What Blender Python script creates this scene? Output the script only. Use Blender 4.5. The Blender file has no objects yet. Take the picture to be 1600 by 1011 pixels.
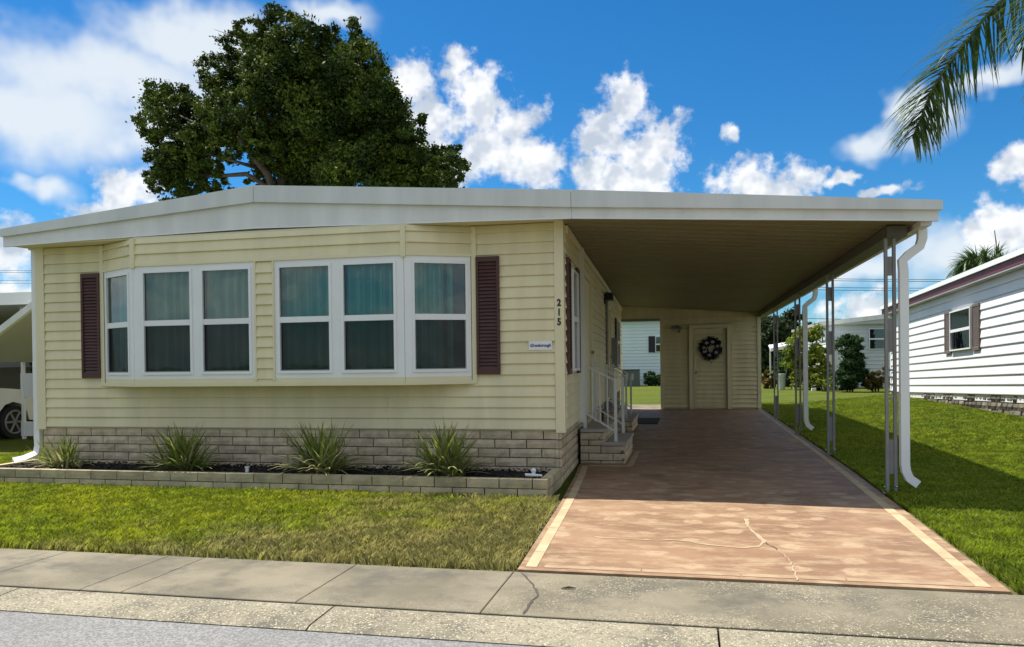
import bpy, math, random
import numpy as np
from mathutils import Vector, Matrix
R = math.radians
random.seed(7); rng = np.random.default_rng(11)
scene = bpy.context.scene
col = scene.collection

# ------------------------------------------------------------------ camera
CAM = Vector((1.4147, -9.2327, 1.4279)); YAW, PIT, ROL = 0.2178, -0.0085, 0.0123
FPX, CYP = 1235.18, 578.55
_r = Vector((math.cos(YAW), math.sin(YAW), 0)); _f = Vector((-math.sin(YAW), math.cos(YAW), 0)); _u = Vector((0, 0, 1))
_f2 = _f*math.cos(PIT)+_u*math.sin(PIT); _u2 = _u*math.cos(PIT)-_f*math.sin(PIT)
_r3 = _r*math.cos(ROL)-_u2*math.sin(ROL); _u3 = _u2*math.cos(ROL)+_r*math.sin(ROL)
cd = bpy.data.cameras.new('camera'); cam = bpy.data.objects.new('camera', cd); col.objects.link(cam)
cam.matrix_world = Matrix(((_r3.x, _u3.x, -_f2.x, CAM.x), (_r3.y, _u3.y, -_f2.y, CAM.y), (_r3.z, _u3.z, -_f2.z, CAM.z), (0, 0, 0, 1)))
cd.sensor_width = 36; cd.lens = FPX/1600*36; cd.shift_y = (CYP-505.5)/1600; cd.clip_start = .05; cd.clip_end = 3000
scene.camera = cam

def ray(x, y): return _f2+_r3*((x-800)/FPX)-_u3*((y-CYP)/FPX)
def at(x, y, Y):                      # photo pixel -> point on the plane at depth Y
    d = ray(x, y); return CAM+d*((Y-CAM.y)/d.y)

# ------------------------------------------------------------------ sky, sun, exposure
SUN_DX, SUN_DY = .45, -.195           # shadow offset per metre of height
sun_dir = Vector((-SUN_DX, -SUN_DY, 1)).normalized()
SUN_EL = math.asin(sun_dir.z); SUN_AZ = math.atan2(sun_dir.x, sun_dir.y)
EXPO = .72; SKY = .10
scene.view_settings.view_transform = 'Standard'; scene.view_settings.look = 'None'
scene.view_settings.exposure = EXPO; scene.view_settings.gamma = 1; scene.view_settings.use_curve_mapping = False
scene.cycles.use_denoising = True
scene.cycles.max_bounces = 6; scene.cycles.diffuse_bounces = 3; scene.cycles.transparent_max_bounces = 16; scene.cycles.caustics_reflective = False; scene.cycles.caustics_refractive = False
sl = bpy.data.lights.new('sun', 'SUN'); sl.energy = 4.8; sl.angle = R(.55); sl.color = (1, .95, .86)
so = bpy.data.objects.new('sun', sl); col.objects.link(so); so.rotation_euler = (-sun_dir).to_track_quat('-Z', 'Y').to_euler(); so.location = (0, 0, 30)

world = bpy.data.worlds.new('World'); scene.world = world; world.use_nodes = True
world.cycles.sampling_method = 'MANUAL'; world.cycles.sample_map_resolution = 256
class NT:
    def __init__(s, tree): s.t = tree
    def n(s, typ, **kw):
        nd = s.t.nodes.new('ShaderNode'+typ)
        for k, v in kw.items():
            if k.startswith('i_'):
                key = k[2:]; nd.inputs[int(key) if key.isdigit() else key.replace('_', ' ')].default_value = v
            else: setattr(nd, k, v)
        return nd
    def l(s, a, b): s.t.links.new(a, b)
    def put(s, sock, v):
        if isinstance(v, (int, float, tuple, list)): sock.default_value = v
        else: s.l(v, sock)
    def math(s, op, a, b=None, c=None, clamp=False):
        nd = s.n('Math', operation=op, use_clamp=clamp); s.put(nd.inputs[0], a)
        if b is not None: s.put(nd.inputs[1], b)
        if c is not None: s.put(nd.inputs[2], c)
        return nd.outputs[0]
    def vec(s, op, a, b=None):
        nd = s.n('VectorMath', operation=op); s.put(nd.inputs[0], a)
        if b is not None: s.put(nd.inputs[1], b)
        return nd.outputs['Value'] if op in ('LENGTH', 'DOT_PRODUCT', 'DISTANCE') else nd.outputs[0]
    def mix(s, f, a, b, blend='MIX'):
        nd = s.n('MixRGB', blend_type=blend); s.put(nd.inputs[0], f); s.put(nd.inputs[1], a); s.put(nd.inputs[2], b); return nd.outputs[0]
    def noise(s, v, scale, detail=4, rough=.55):
        nd = s.n('TexNoise', i_Scale=scale, i_Detail=detail, i_Roughness=rough); s.put(nd.inputs['Vector'], v); return nd.outputs['Fac']
    def ramp(s, f, lo, hi):
        nd = s.n('MapRange', interpolation_type='SMOOTHSTEP', i_1=lo, i_2=hi); s.put(nd.inputs[0], f); return nd.outputs[0]

def build_world():
    w = NT(world.node_tree); bg = world.node_tree.nodes['Background']
    sky = w.n('TexSky', sky_type='NISHITA', sun_disc=False, sun_elevation=SUN_EL, sun_rotation=SUN_AZ, altitude=0, air_density=1.0, dust_density=.25, ozone_density=3.0)
    hs = w.n('HueSaturation', i_Saturation=1.12, i_Value=.76); w.l(w.mix(1.0, sky.outputs[0], (.46, .77, 1.0, 1), 'MULTIPLY'), hs.inputs['Color'])
    d = w.n('TexCoord').outputs['Generated']
    sp = w.n('SeparateXYZ'); w.l(d, sp.inputs[0])
    u = w.math('ARCTAN2', sp.outputs[0], sp.outputs[1]); v = w.math('ARCSINE', sp.outputs[2])
    cb = w.n('CombineXYZ'); w.l(u, cb.inputs[0]); w.l(v, cb.inputs[1]); P0 = cb.outputs[0]
    wn = w.n('TexNoise', i_Scale=14, i_Detail=3, i_Roughness=.6); w.l(P0, wn.inputs['Vector'])
    warp = w.vec('MULTIPLY', w.vec('SUBTRACT', wn.outputs['Color'], (.5, .5, .5)), (.075, .075, 0))
    P = w.vec('ADD', P0, warp)
    def uv(x, y):
        q = ray(x, y).normalized(); return math.atan2(q.x, q.y), math.asin(q.z)
    def blobs(lst):
        out = None
        for x, y, rx, ry in lst:
            cu, cv = uv(x, y); ru = abs(uv(x+rx, y)[0]-cu); rv = abs(uv(x, y+ry)[1]-cv)
            nd = w.n('VectorMath', operation='MULTIPLY_ADD'); w.l(P, nd.inputs[0]); nd.inputs[1].default_value = (1/ru, 1/rv, 0); nd.inputs[2].default_value = (-cu/ru, -cv/rv, 0)
            f = w.vec('LENGTH', nd.outputs[0]); out = f if out is None else w.math('SMOOTH_MIN', out, f, .12)
        out = w.math('SUBTRACT', 1.0, out)
        return out
    hard = blobs([(640, 130, 50, 55), (665, 190, 70, 70), (718, 112, 36, 46), (742, 160, 50, 50), (800, 190, 52, 52), (765, 240, 90, 60), (830, 255, 62, 50), (690, 265, 85, 50),
                  (968, 150, 46, 48), (945, 205, 52, 55), (1012, 240, 66, 70), (985, 280, 90, 45), (928, 265, 40, 40), (1175, 275, 72, 40), (1225, 290, 70, 36), (1132, 214, 17, 19), (1312, 285, 30, 18), (1397, 300, 32, 16), (1360, 308, 24, 9),
                  (1592, 265, 40, 36), (1535, 335, 48, 38), (1590, 350, 80, 46), (200, 300, 72, 42), (165, 330, 80, 30), (15, 385, 60, 46), (20, 450, 90, 50), (1345, 500, 110, 44)])
    soft = blobs([(150, 115, 260, 95), (310, 60, 190, 70), (60, 170, 210, 95), (250, 200, 130, 70), (62, 285, 60, 32), (510, 25, 90, 34), (1345, 220, 75, 34), (1435, 185, 70, 52), (1550, 122, 90, 26), (1500, 400, 190, 70), (1350, 420, 130, 40)])
    fb = w.math('SUBTRACT', w.noise(P0, 26, 4, .6), .5)
    fb2 = w.math('SUBTRACT', w.noise(P0, 7, 4, .55), .5)
    # same cloud over the rest of the sky, thickened unseen to whiten the light
    rest = w.math('ADD', w.math('MULTIPLY', w.ramp(w.math('ABSOLUTE', w.math('ADD', u, .215)), .66, .95), 1.0), -.62)
    gen = w.math('ADD', rest, w.math('MULTIPLY', fb2, 2.2))
    fine = w.math('SUBTRACT', w.noise(P0, 75, 3, .65), .5)
    hd = w.math('MAXIMUM', w.math('ADD', hard, w.math('ADD', w.math('MULTIPLY', fb, 1.7), w.math('MULTIPLY', fine, .75))), gen)
    mh = w.ramp(hd, -.05, .6)
    sd = w.math('ADD', soft, w.math('MULTIPLY', fb2, 1.2)); ms = w.math('MULTIPLY', w.ramp(sd, -.15, .75), .88)
    relief = w.math('SUBTRACT', w.noise(w.vec('ADD', P0, (-.010, .014, 0)), 20, 3, .6), w.noise(P0, 20, 3, .6))
    shade = w.math('ADD', w.math('MULTIPLY', w.ramp(relief, -.12, .14), .75), w.math('MULTIPLY', w.ramp(w.noise(P, 9, 2, .5), .42, .7), .45), None, True)
    ccol = w.mix(shade, (6.6, 6.6, 6.6, 1), (3.5, 3.95, 4.55, 1))
    c1 = w.mix(ms, hs.outputs[0], (5.3, 5.65, 5.9, 1)); c2 = w.mix(w.math('MULTIPLY', mh, .94), c1, ccol)
    up = w.ramp(sp.outputs[2], -.02, .0)
    fin = w.mix(up, hs.outputs[0], c2)
    w.l(fin, bg.inputs[0]); bg.inputs[1].default_value = SKY
build_world()

# ------------------------------------------------------------------ materials
MATS = {}
def new_mat(name):
    m = bpy.data.materials.new(name); m.use_nodes = True; t = NT(m.node_tree); b = m.node_tree.nodes['Principled BSDF']; MATS[name] = m; return m, t, b
def M_(name, c, rough=.6, var=.12, scale=3., bump=0., bscale=60., c2=None, rnd=.0, spec=.4, metal=0., detail=5, stretch=(1, 1, 1), lo=.3, hi=.7):
    m, t, b = new_mat(name)
    pos = t.vec('MULTIPLY', t.n('NewGeometry').outputs['Position'], stretch)
    n = t.ramp(t.noise(pos, scale, detail), lo, hi)
    ca = (*c, 1); cb = (*(c2 if c2 else tuple(x*(1-var) for x in c)), 1)
    o = t.mix(n, ca, cb)
    if rnd:
        oi = t.n('ObjectInfo'); f = t.math('ADD', t.math('MULTIPLY', oi.outputs['Random'], 2*rnd), 1-rnd)
        mul = t.n('VectorMath', operation='SCALE'); t.l(o, mul.inputs[0]); t.l(f, mul.inputs['Scale']); o = mul.outputs[0]
    t.l(o, b.inputs['Base Color']); b.inputs['Roughness'].default_value = rough; b.inputs['Specular IOR Level'].default_value = spec; b.inputs['Metallic'].default_value = metal
    if bump:
        bn = t.n('Bump', i_Strength=bump, i_Distance=.01); t.l(t.noise(pos, bscale, 4), bn.inputs['Height']); t.l(bn.outputs[0], b.inputs['Normal'])
    return m
M_('siding', (.755, .675, .42), .5, .13, 1.6, .06, 120, rnd=.03, stretch=(2.2, 2.2, .45), detail=7)
M_('trim_cream', (.745, .675, .44), .5, .05, 2, .03, 80, rnd=.02)
M_('white', (.80, .81, .80), .4, .05, 2, rnd=.02)
M_('white_old', (.74, .745, .72), .45, .15, 2, .03, 60, stretch=(1.6, 1, .3), detail=7)
M_('roof_metal', (.66, .68, .66), .42, .14, 2.2, .03, 30, stretch=(1.5, 1, .3), detail=7)
M_('aluminium', (.26, .26, .255), .45, .15, 6, spec=.5)
M_('beam_shade', (.12, .11, .09), .5, .15, 4)  # carport beam metal, its shade put into the dark colour
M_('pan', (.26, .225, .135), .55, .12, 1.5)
M_('shutter', (.08, .032, .026), .5, .25, 5)
M_('shutter_brown', (.16, .125, .105), .6, .2, 5)
M_('maroon', (.17, .035, .04), .5, .2, 2)
M_('split_block', (.62, .51, .345), .9, .3, 7, 1.0, 55, rnd=.12)
M_('planter_block', (.52, .435, .275), .9, .35, 5, 1.0, 60, c2=(.33, .29, .18), rnd=.12)
M_('mortar', (.13, .12, .10), .95, .2, 20, .4, 90)
M_('step_cap', (.44, .40, .35), .85, .2, 9, .4, 80)
M_('mulch', (.035, .027, .02), 1, .5, 30, 1, 70, c2=(.012, .009, .007))
M_('black', (.015, .015, .016), .5, .2, 10)
M_('digit', (.012, .012, .014), .4)
M_('sign_blue', (.02, .06, .22), .5)
M_('curtain', (.46, .68, .61), .9, .08, 2)
M_('bark', (.075, .06, .045), .9, .4, 5, .8, 30)
M_('white_siding', (.80, .80, .79), .5, .06, 1, rnd=.02)
M_('blue_siding', (.62, .72, .74), .5, .06, 1)
M_('grey_siding', (.52, .56, .57), .5, .06, 1)
M_('grey_roof', (.42, .43, .42), .6, .1, 1)
M_('stone_skirt', (.19, .165, .13), .9, .4, 6, .8, 40, c2=(.10, .09, .075), rnd=.45)
M_('car_white', (.78, .79, .80), .2, .02, 1, spec=.6)
M_('rubber', (.018, .018, .018), .8, .2, 20)
M_('chrome', (.5, .5, .5), .25, .1, 5, metal=1)
M_('dark_glass', (.012, .016, .018), .06, .1, 2, spec=.6)
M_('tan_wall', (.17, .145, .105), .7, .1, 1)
M_('ac_green', (.09, .115, .11), .6, .2, 8)
M_('pvc', (.82, .82, .80), .35, .04, 4)
M_('bin_grey', (.45, .50, .44), .5, .1, 3)
M_('cable', (.02, .02, .02), .7)
M_('wood_pole', (.16, .12, .09), .9, .3, 4)
M_('wreath_dark', (.03, .026, .032), .8, .4, 20)
M_('wreath_pale', (.42, .38, .44), .8, .2, 20)
M_('cream_band', (.46, .385, .235), .8, .15, 4, .15, 90, c2=(.38, .28, .165))
M_('cream_worn', (.37, .275, .175), .8, .3, 5, .1, 80, c2=(.28, .18, .11))
M_('crack_fill', (.43, .32, .205), .85, .2, 9)
M_('joint', (.075, .066, .05), .95)

def mat_leaf(name, c1, c2, scale=1.2, trans=.35, rough=.6, c3=None):
    m, t, b = new_mat(name); pos = t.n('NewGeometry').outputs['Position']
    f = t.ramp(t.noise(pos, scale, 3), .35, .65); f2 = t.ramp(t.noise(pos, scale*14, 2), .3, .7)
    o = t.mix(f, (*c1, 1), (*c2, 1)); o = t.mix(t.math('MULTIPLY', f2, .55), o, (*(c3 or tuple(x*.55 for x in c1)), 1)); sc_ = t.n('VectorMath', operation='SCALE'); t.l(o, sc_.inputs[0]); t.l(t.math('ADD', t.math('MULTIPLY', t.n('NewGeometry').outputs['Random Per Island'], .8), .6), sc_.inputs['Scale']); o = sc_.outputs[0]
    t.l(o, b.inputs['Base Color']); b.inputs['Roughness'].default_value = rough; b.inputs['Specular IOR Level'].default_value = .15
    tr = t.n('BsdfTranslucent'); t.l(o, tr.inputs[0]); mx = t.n('MixShader', i_0=trans); t.l(b.outputs[0], mx.inputs[1]); t.l(tr.outputs[0], mx.inputs[2])
    t.l(mx.outputs[0], m.node_tree.nodes['Material Output'].inputs[0]); return m
mat_leaf('oak_leaf', (.022, .045, .007), (.095, .135, .016), .8, .2)
mat_leaf('far_leaf', (.035, .055, .022), (.06, .085, .03), .5, .25)
mat_leaf('lime_leaf', (.30, .34, .04), (.19, .25, .04), .9, .3)
mat_leaf('dark_leaf', (.035, .075, .025), (.05, .10, .03), 2, .3)
mat_leaf('croton_leaf', (.16, .09, .03), (.07, .06, .02), 3, .3, c3=(.22, .16, .04))
mat_leaf('palm_leaf', (.06, .115, .03), (.11, .165, .04), 3, .3, .35)
mat_leaf('flax_green', (.21, .265, .06), (.30, .33, .09), 6, .3)
mat_leaf('flax_cream', (.42, .42, .20), (.50, .48, .24), 6, .3)

def mat_grass():
    m, t, b = new_mat('grass'); pos = t.n('NewGeometry').outputs['Position']
    sp = t.n('SeparateXYZ'); t.l(pos, sp.inputs[0])
    big = t.noise(pos, .55, 4); fine = t.ramp(t.noise(pos, 22, 3), .3, .7)
    # dry, worn turf toward the street corner by the drive
    dry = t.math('ADD', t.ramp(sp.outputs[0], -4.6, .3), t.math('MULTIPLY', t.ramp(sp.outputs[1], -2.2, -3.9), .42))
    infront = t.math('MULTIPLY', t.ramp(sp.outputs[0], 1.5, .6), t.ramp(sp.outputs[1], -.4, -1.0))
    dry = t.math('MULTIPLY', t.math('ADD', dry, t.math('MULTIPLY', t.math('SUBTRACT', t.noise(pos, 1.6, 4), .5), 1.6)), infront)
    dry = t.ramp(dry, .3, 1.15)
    g = t.mix(t.ramp(big, .35, .65), (.38, .42, .02, 1), (.25, .34, .02, 1))
    g = t.mix(t.ramp(sp.outputs[0], 2, 3), g, t.mix(t.ramp(big, .35, .65), (.29, .37, .02, 1), (.20, .30, .02, 1))); g = t.mix(t.math('MULTIPLY', fine, .35), g, (.33, .39, .05, 1))
    straw = t.mix(fine, (.47, .39, .20, 1), (.31, .265, .11, 1))
    o = t.mix(t.math('MULTIPLY', dry, .72), g, straw); ri = t.n('NewGeometry').outputs['Random Per Island']; o = t.mix(t.math('MULTIPLY', t.ramp(ri, .88, .92), .7), o, (.36, .30, .12, 1)); sc_ = t.n('VectorMath', operation='SCALE'); t.l(o, sc_.inputs[0]); t.l(t.math('ADD', t.math('MULTIPLY', t.math('FRACT', t.math('MULTIPLY', ri, 17.3)), .8), .5), sc_.inputs['Scale']); o = sc_.outputs[0]
    t.l(o, b.inputs['Base Color']); b.inputs['Roughness'].default_value = .55; b.inputs['Specular IOR Level'].default_value = .25
    tr = t.n('BsdfTranslucent'); t.l(o, tr.inputs[0]); mx = t.n('MixShader', i_0=.45); t.l(b.outputs[0], mx.inputs[1]); t.l(tr.outputs[0], mx.inputs[2])
    t.l(mx.outputs[0], m.node_tree.nodes['Material Output'].inputs[0])
    m2, t, b = new_mat('turf'); pos = t.n('NewGeometry').outputs['Position']
    g = t.mix(t.ramp(t.noise(pos, .5, 4), .35, .65), (.125, .15, .014, 1), (.09, .12, .013, 1))
    g = t.mix(t.math('MULTIPLY', t.ramp(t.noise(pos, 35, 4, .7), .35, .65), .6), g, (.045, .055, .014, 1))
    t.l(g, b.inputs['Base Color']); b.inputs['Roughness'].default_value = .9; b.inputs['Specular IOR Level'].default_value = .1
    bn = t.n('Bump', i_Strength=1., i_Distance=.03); t.l(t.noise(pos, 45, 4, .7), bn.inputs['Height']); t.l(bn.outputs[0], b.inputs['Normal'])
    m3, t, b = new_mat('soil'); pos = t.n('NewGeometry').outputs['Position']
    g = t.mix(t.ramp(t.noise(pos, 14, 4, .7), .35, .65), (.075, .095, .018, 1), (.10, .08, .04, 1))
    t.l(g, b.inputs['Base Color']); b.inputs['Roughness'].default_value = 1
mat_grass()

def mat_ground_works():
    # painted drive: salmon brown with cream blotches and wear
    m, t, b = new_mat('drive'); pos = t.n('NewGeometry').outputs['Position']
    base = t.mix(t.ramp(t.noise(pos, 1.1, 5), .35, .65), (.285, .172, .10, 1), (.205, .118, .068, 1))
    wear = t.ramp(t.noise(t.vec('MULTIPLY', pos, (1, 2.0, 1)), 2.4, 8, .75), .44, .64)
    base = t.mix(t.math('MULTIPLY', wear, .66), base, (.42, .305, .19, 1))
    vo = t.n('TexVoronoi', i_Scale=2.75, i_Randomness=.5); wv = t.n('TexNoise', i_Scale=9, i_Detail=3); t.l(pos, wv.inputs['Vector'])
    t.l(t.vec('ADD', pos, t.vec('MULTIPLY', wv.outputs['Color'], (.12, .09, 0))), vo.inputs['Vector'])
    st = t.math('MULTIPLY', t.ramp(vo.outputs['Distance'], .29, .19), t.ramp(t.noise(pos, 24, 4, .7), .25, .55))
    base = t.mix(t.math('MULTIPLY', st, .6), base, (.45, .33, .21, 1))
    dirt = t.ramp(t.noise(pos, 45, 3, .7), .58, .8); base = t.mix(t.math('MULTIPLY', dirt, .35), base, (.2, .12, .08, 1))
    t.l(base, b.inputs['Base Color']); b.inputs['Roughness'].default_value = .62; b.inputs['Specular IOR Level'].default_value = .35
    bn = t.n('Bump', i_Strength=.25, i_Distance=.006); t.l(t.noise(pos, 70, 4), bn.inputs['Height']); t.l(bn.outputs[0], b.inputs['Normal'])
    # sidewalk concrete: stained, worn to the shell aggregate in places
    def shell(name, amount_lo, amount_hi, c_a, c_b, sh, gap):
        m, t, b = new_mat(name); pos = t.n('NewGeometry').outputs['Position']; sp = t.n('SeparateXYZ'); t.l(pos, sp.inputs[0])
        base = t.mix(t.ramp(t.noise(pos, 1.3, 5, .6), .33, .67), c_a, c_b)
        base = t.mix(t.math('MULTIPLY', t.ramp(t.noise(pos, 2.0, 6, .7), .47, .66), .7), base, (.09, .085, .07, 1))
        wv = t.n('TexNoise', i_Scale=40, i_Detail=2); t.l(pos, wv.inputs['Vector'])
        vo = t.n('TexVoronoi', i_Scale=78, feature='F1'); t.l(t.vec('ADD', pos, t.vec('MULTIPLY', wv.outputs['Color'], (.035, .035, 0))), vo.inputs['Vector'])
        sc = t.n('SeparateXYZ'); t.l(vo.outputs['Color'], sc.inputs[0])
        shl = t.math('MULTIPLY', t.ramp(vo.outputs['Distance'], .5, .25), t.ramp(sc.outputs[0], .35, .6))
        if gap: ex = t.math('ADD', t.ramp(t.noise(pos, 1.7, 4), amount_lo, amount_hi), 0)
        else: ex = 1.0
        if gap:
            ex = t.math('MULTIPLY', ex, t.math('ADD', t.math('MULTIPLY', t.ramp(sp.outputs[0], -.2, 1.3), .9), t.math('MULTIPLY', t.ramp(sp.outputs[1], -4.4, -4.85), .25)), None, True)
        f = t.math('MULTIPLY', shl, ex)
        o = t.mix(f, base, sh); pit = t.math('MULTIPLY', t.ramp(sc.outputs[1], .8, .95), ex if gap else 1.0)
        o = t.mix(t.math('MULTIPLY', pit, .6), o, (.07, .065, .05, 1))
        t.l(o, b.inputs['Base Color']); b.inputs['Roughness'].default_value = .85; b.inputs['Specular IOR Level'].default_value = .25
        bn = t.n('Bump', i_Strength=.5, i_Distance=.006); t.l(t.math('ADD', f, t.noise(pos, 60, 4)), bn.inputs['Height']); t.l(bn.outputs[0], b.inputs['Normal'])
    shell('concrete', .35, .6, (.225, .197, .14, 1), (.14, .124, .088, 1), (.46, .40, .28, 1), True)
    shell('curb_shell', 0, 0, (.28, .25, .18, 1), (.205, .183, .132, 1), (.50, .445, .325, 1), False)
    m, t, b = new_mat('asphalt'); pos = t.n('NewGeometry').outputs['Position']
    vo = t.n('TexVoronoi', i_Scale=95); t.l(pos, vo.inputs['Vector']); sc = t.n('SeparateXYZ'); t.l(vo.outputs['Color'], sc.inputs[0])
    o = t.mix(t.ramp(sc.outputs[0], .2, .8), (.145, .143, .138, 1), (.25, .247, .24, 1)); o = t.mix(t.math('MULTIPLY', t.ramp(t.noise(pos, .8, 4), .4, .7), .4), o, (.12, .118, .114, 1))
    t.l(o, b.inputs['Base Color']); b.inputs['Roughness'].default_value = .85
    bn = t.n('Bump', i_Strength=.7, i_Distance=.006); t.l(sc.outputs[0], bn.inputs['Height']); t.l(bn.outputs[0], b.inputs['Normal'])
mat_ground_works()

def mat_glass():
    m, t, b = new_mat('glass'); m.node_tree.nodes.remove(b)
    tr = t.n('BsdfTransparent', i_Color=(.62, .80, .74, 1)); gl = t.n('BsdfGlossy', i_Color=(.92, 1, .98, 1), i_Roughness=.02)
    nz = t.n('Bump', i_Strength=.04, i_Distance=.05); pos = t.n('NewGeometry').outputs['Position']; t.l(t.noise(pos, 2.2, 2), nz.inputs['Height']); t.l(nz.outputs[0], gl.inputs['Normal'])
    fr = t.n('Fresnel', i_IOR=1.78); mx = t.n('MixShader'); t.l(fr.outputs[0], mx.inputs[0]); t.l(tr.outputs[0], mx.inputs[1]); t.l(gl.outputs[0], mx.inputs[2])
    t.l(mx.outputs[0], m.node_tree.nodes['Material Output'].inputs[0])
    m, t, b = new_mat('screen'); m.node_tree.nodes.remove(b)
    tr = t.n('BsdfTransparent'); df = t.n('BsdfDiffuse', i_Color=(.02, .022, .022, 1)); mx = t.n('MixShader', i_0=.5); t.l(tr.outputs[0], mx.inputs[1]); t.l(df.outputs[0], mx.inputs[2])
    t.l(mx.outputs[0], m.node_tree.nodes['Material Output'].inputs[0])
mat_glass()

# ------------------------------------------------------------------ mesh and object helpers
ORG = {}
class MB:
    def __init__(s, fr=None): s.v = []; s.f = []; s.fr = fr
    def add(s, vs, fs):
        k = len(s.v); s.v += [tuple(s.fr(*p)) if s.fr else tuple(p) for p in vs]; s.f += [tuple(i+k for i in q) for q in fs]; return s
    def box(s, a0, a1, b0, b1, c0, c1):
        return s.add([(a0, b0, c0), (a1, b0, c0), (a1, b1, c0), (a0, b1, c0), (a0, b0, c1), (a1, b0, c1), (a1, b1, c1), (a0, b1, c1)],
                     [(0, 3, 2, 1), (4, 5, 6, 7), (0, 1, 5, 4), (1, 2, 6, 5), (2, 3, 7, 6), (3, 0, 4, 7)])
    def extr(s, loop0, loop1):       # loft between two closed loops, capped
        n = len(loop0); s.add(list(loop0)+list(loop1), [tuple(range(n-1, -1, -1)), tuple(range(n, 2*n))]+[(i, (i+1) % n, n+(i+1) % n, n+i) for i in range(n)]); return s
    def tube(s, pts, r, n=8, sq=None):
        pts = [Vector(p) for p in pts]; rs = r if isinstance(r, (list, tuple)) else [r]*len(pts); rings = []; up = None
        for i, p in enumerate(pts):
            t = (pts[min(i+1, len(pts)-1)]-pts[max(i-1, 0)]).normalized()
            if up is None: up = Vector((0, 1, 0)) if abs(t.y) < .9 else Vector((1, 0, 0))
            a = t.cross(up).normalized(); b = a.cross(t).normalized(); up = b
            if sq: rings.append([p+a*sx*sq[0]+b*sy*sq[1] for sx, sy in ((1, 1), (-1, 1), (-1, -1), (1, -1))])
            else: rings.append([p+(a*math.cos(2*math.pi*j/n)+b*math.sin(2*math.pi*j/n))*rs[i] for j in range(n)])
        n = len(rings[0]); vs = [q for g in rings for q in g]; fs = []
        for i in range(len(rings)-1):
            for j in range(n): fs.append((i*n+j, i*n+(j+1) % n, (i+1)*n+(j+1) % n, (i+1)*n+j))
        fs += [tuple(range(n-1, -1, -1)), tuple(range((len(rings)-1)*n, len(rings)*n))]
        return s.add(vs, fs)
    def ball(s, c, r, nu=10, nv=6):
        r = r if isinstance(r, tuple) else (r, r, r); vs = []; fs = []
        for i in range(nv+1):
            th = math.pi*i/nv
            for j in range(nu): ph = 2*math.pi*j/nu; vs.append((c[0]+r[0]*math.sin(th)*math.cos(ph), c[1]+r[1]*math.sin(th)*math.sin(ph), c[2]+r[2]*math.cos(th)))
        for i in range(nv):
            for j in range(nu): fs.append((i*nu+j, (i+1)*nu+j, (i+1)*nu+(j+1) % nu, i*nu+(j+1) % nu))
        return s.add(vs, fs)
    def mesh(s, name, mat=None, smooth=False):
        me = bpy.data.meshes.new(name); me.from_pydata(s.v, [], s.f); me.validate(); me.update()
        if mat: me.materials.append(MATS[mat])
        if smooth: me.polygons.foreach_set('use_smooth', [True]*len(me.polygons))
        return me
    def build(s, name, mat, parent=None, base=None, smooth=False, **tags):
        me = s.mesh(name, mat, smooth); return place(name, me, parent, base=base, **tags)
def place(name, me, parent=None, loc=None, rot=None, scale=None, base=None, **tags):
    o = bpy.data.objects.new(name, me); col.objects.link(o)
    po = Vector((0, 0, 0))
    if parent is not None: o.parent = parent; po = ORG[parent.name]
    if base is not None:
        b = Vector(base); me.transform(Matrix.Translation(-b)); o.location = b-po; ORG[o.name] = b
    else:
        l = Vector(loc) if loc is not None else Vector((0, 0, 0)); o.location = l-po; ORG[o.name] = l
    if rot is not None: o.rotation_euler = rot
    if scale is not None: o.scale = scale
    tag(o, **tags); return o
def tag(o, label=None, cat=None, group=None, kind=None):
    if label: o['label'] = label
    if cat: o['category'] = cat
    if group: o['group'] = group
    if kind: o['kind'] = kind
    return o
def thing(name, loc, label, cat, group=None):
    o = bpy.data.objects.new(name, None); col.objects.link(o); o.location = loc; o.empty_display_size = .2; ORG[o.name] = Vector(loc); return tag(o, label, cat, group)
def np_mesh(name, verts, nper, mat, ):
    """verts (n, k, 3): n polygons of k corners"""
    n, k, _ = verts.shape; me = bpy.data.meshes.new(name); me.vertices.add(n*k); me.vertices.foreach_set('co', verts.reshape(-1).astype(np.float32))
    me.loops.add(n*k); me.loops.foreach_set('vertex_index', np.arange(n*k, dtype=np.int32)); me.polygons.add(n)
    me.polygons.foreach_set('loop_start', np.arange(0, n*k, k, dtype=np.int32)); me.update(calc_edges=True); me.materials.append(MATS[mat]); return me
def leaves(blobs, n, size, seed, mat, name='crown', shell=.6, droop=0.):
    """leaf-sized faces in clumps through ellipsoids (cx,cy,cz,rx,ry,rz)"""
    g = np.random.default_rng(seed); B = np.array(blobs, float); wgt = (B[:, 3]*B[:, 4]*B[:, 5])**(2/3); wgt /= wgt.sum()
    ncl = max(6, n//110); bi = g.choice(len(B), ncl, p=wgt); d = g.normal(size=(ncl, 3)); d /= np.linalg.norm(d, axis=1)[:, None]
    rad = shell+(1.06-shell)*g.random(ncl)**.6; cl = B[bi, :3]+d*B[bi, 3:]*rad[:, None]; cr = (.12+.22*g.random(ncl))*B[bi, 3:].mean(axis=1)
    ci = g.integers(0, ncl, n); p = g.normal(size=(n, 3))*.5; p = cl[ci]+p*cr[ci][:, None]*np.array([1, 1, .75])
    a = g.normal(size=(n, 3)); a[:, 2] -= droop; a /= np.linalg.norm(a, axis=1)[:, None]; b = np.cross(a, g.normal(size=(n, 3))); b /= np.linalg.norm(b, axis=1)[:, None]
    s = (size*(.6+.8*g.random(n)))[:, None]; c = np.cross(a, b)*s*.12
    v = np.stack([p-a*s*.5, p+b*s*.24+c, p+a*s*.5, p-b*s*.24+c], axis=1)
    return np_mesh(name, v, 4, mat)
def poly_prism(mb, pts, z0, z1): return mb.extr([(x, y, z0) for x, y in pts], [(x, y, z1) for x, y in pts])

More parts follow.
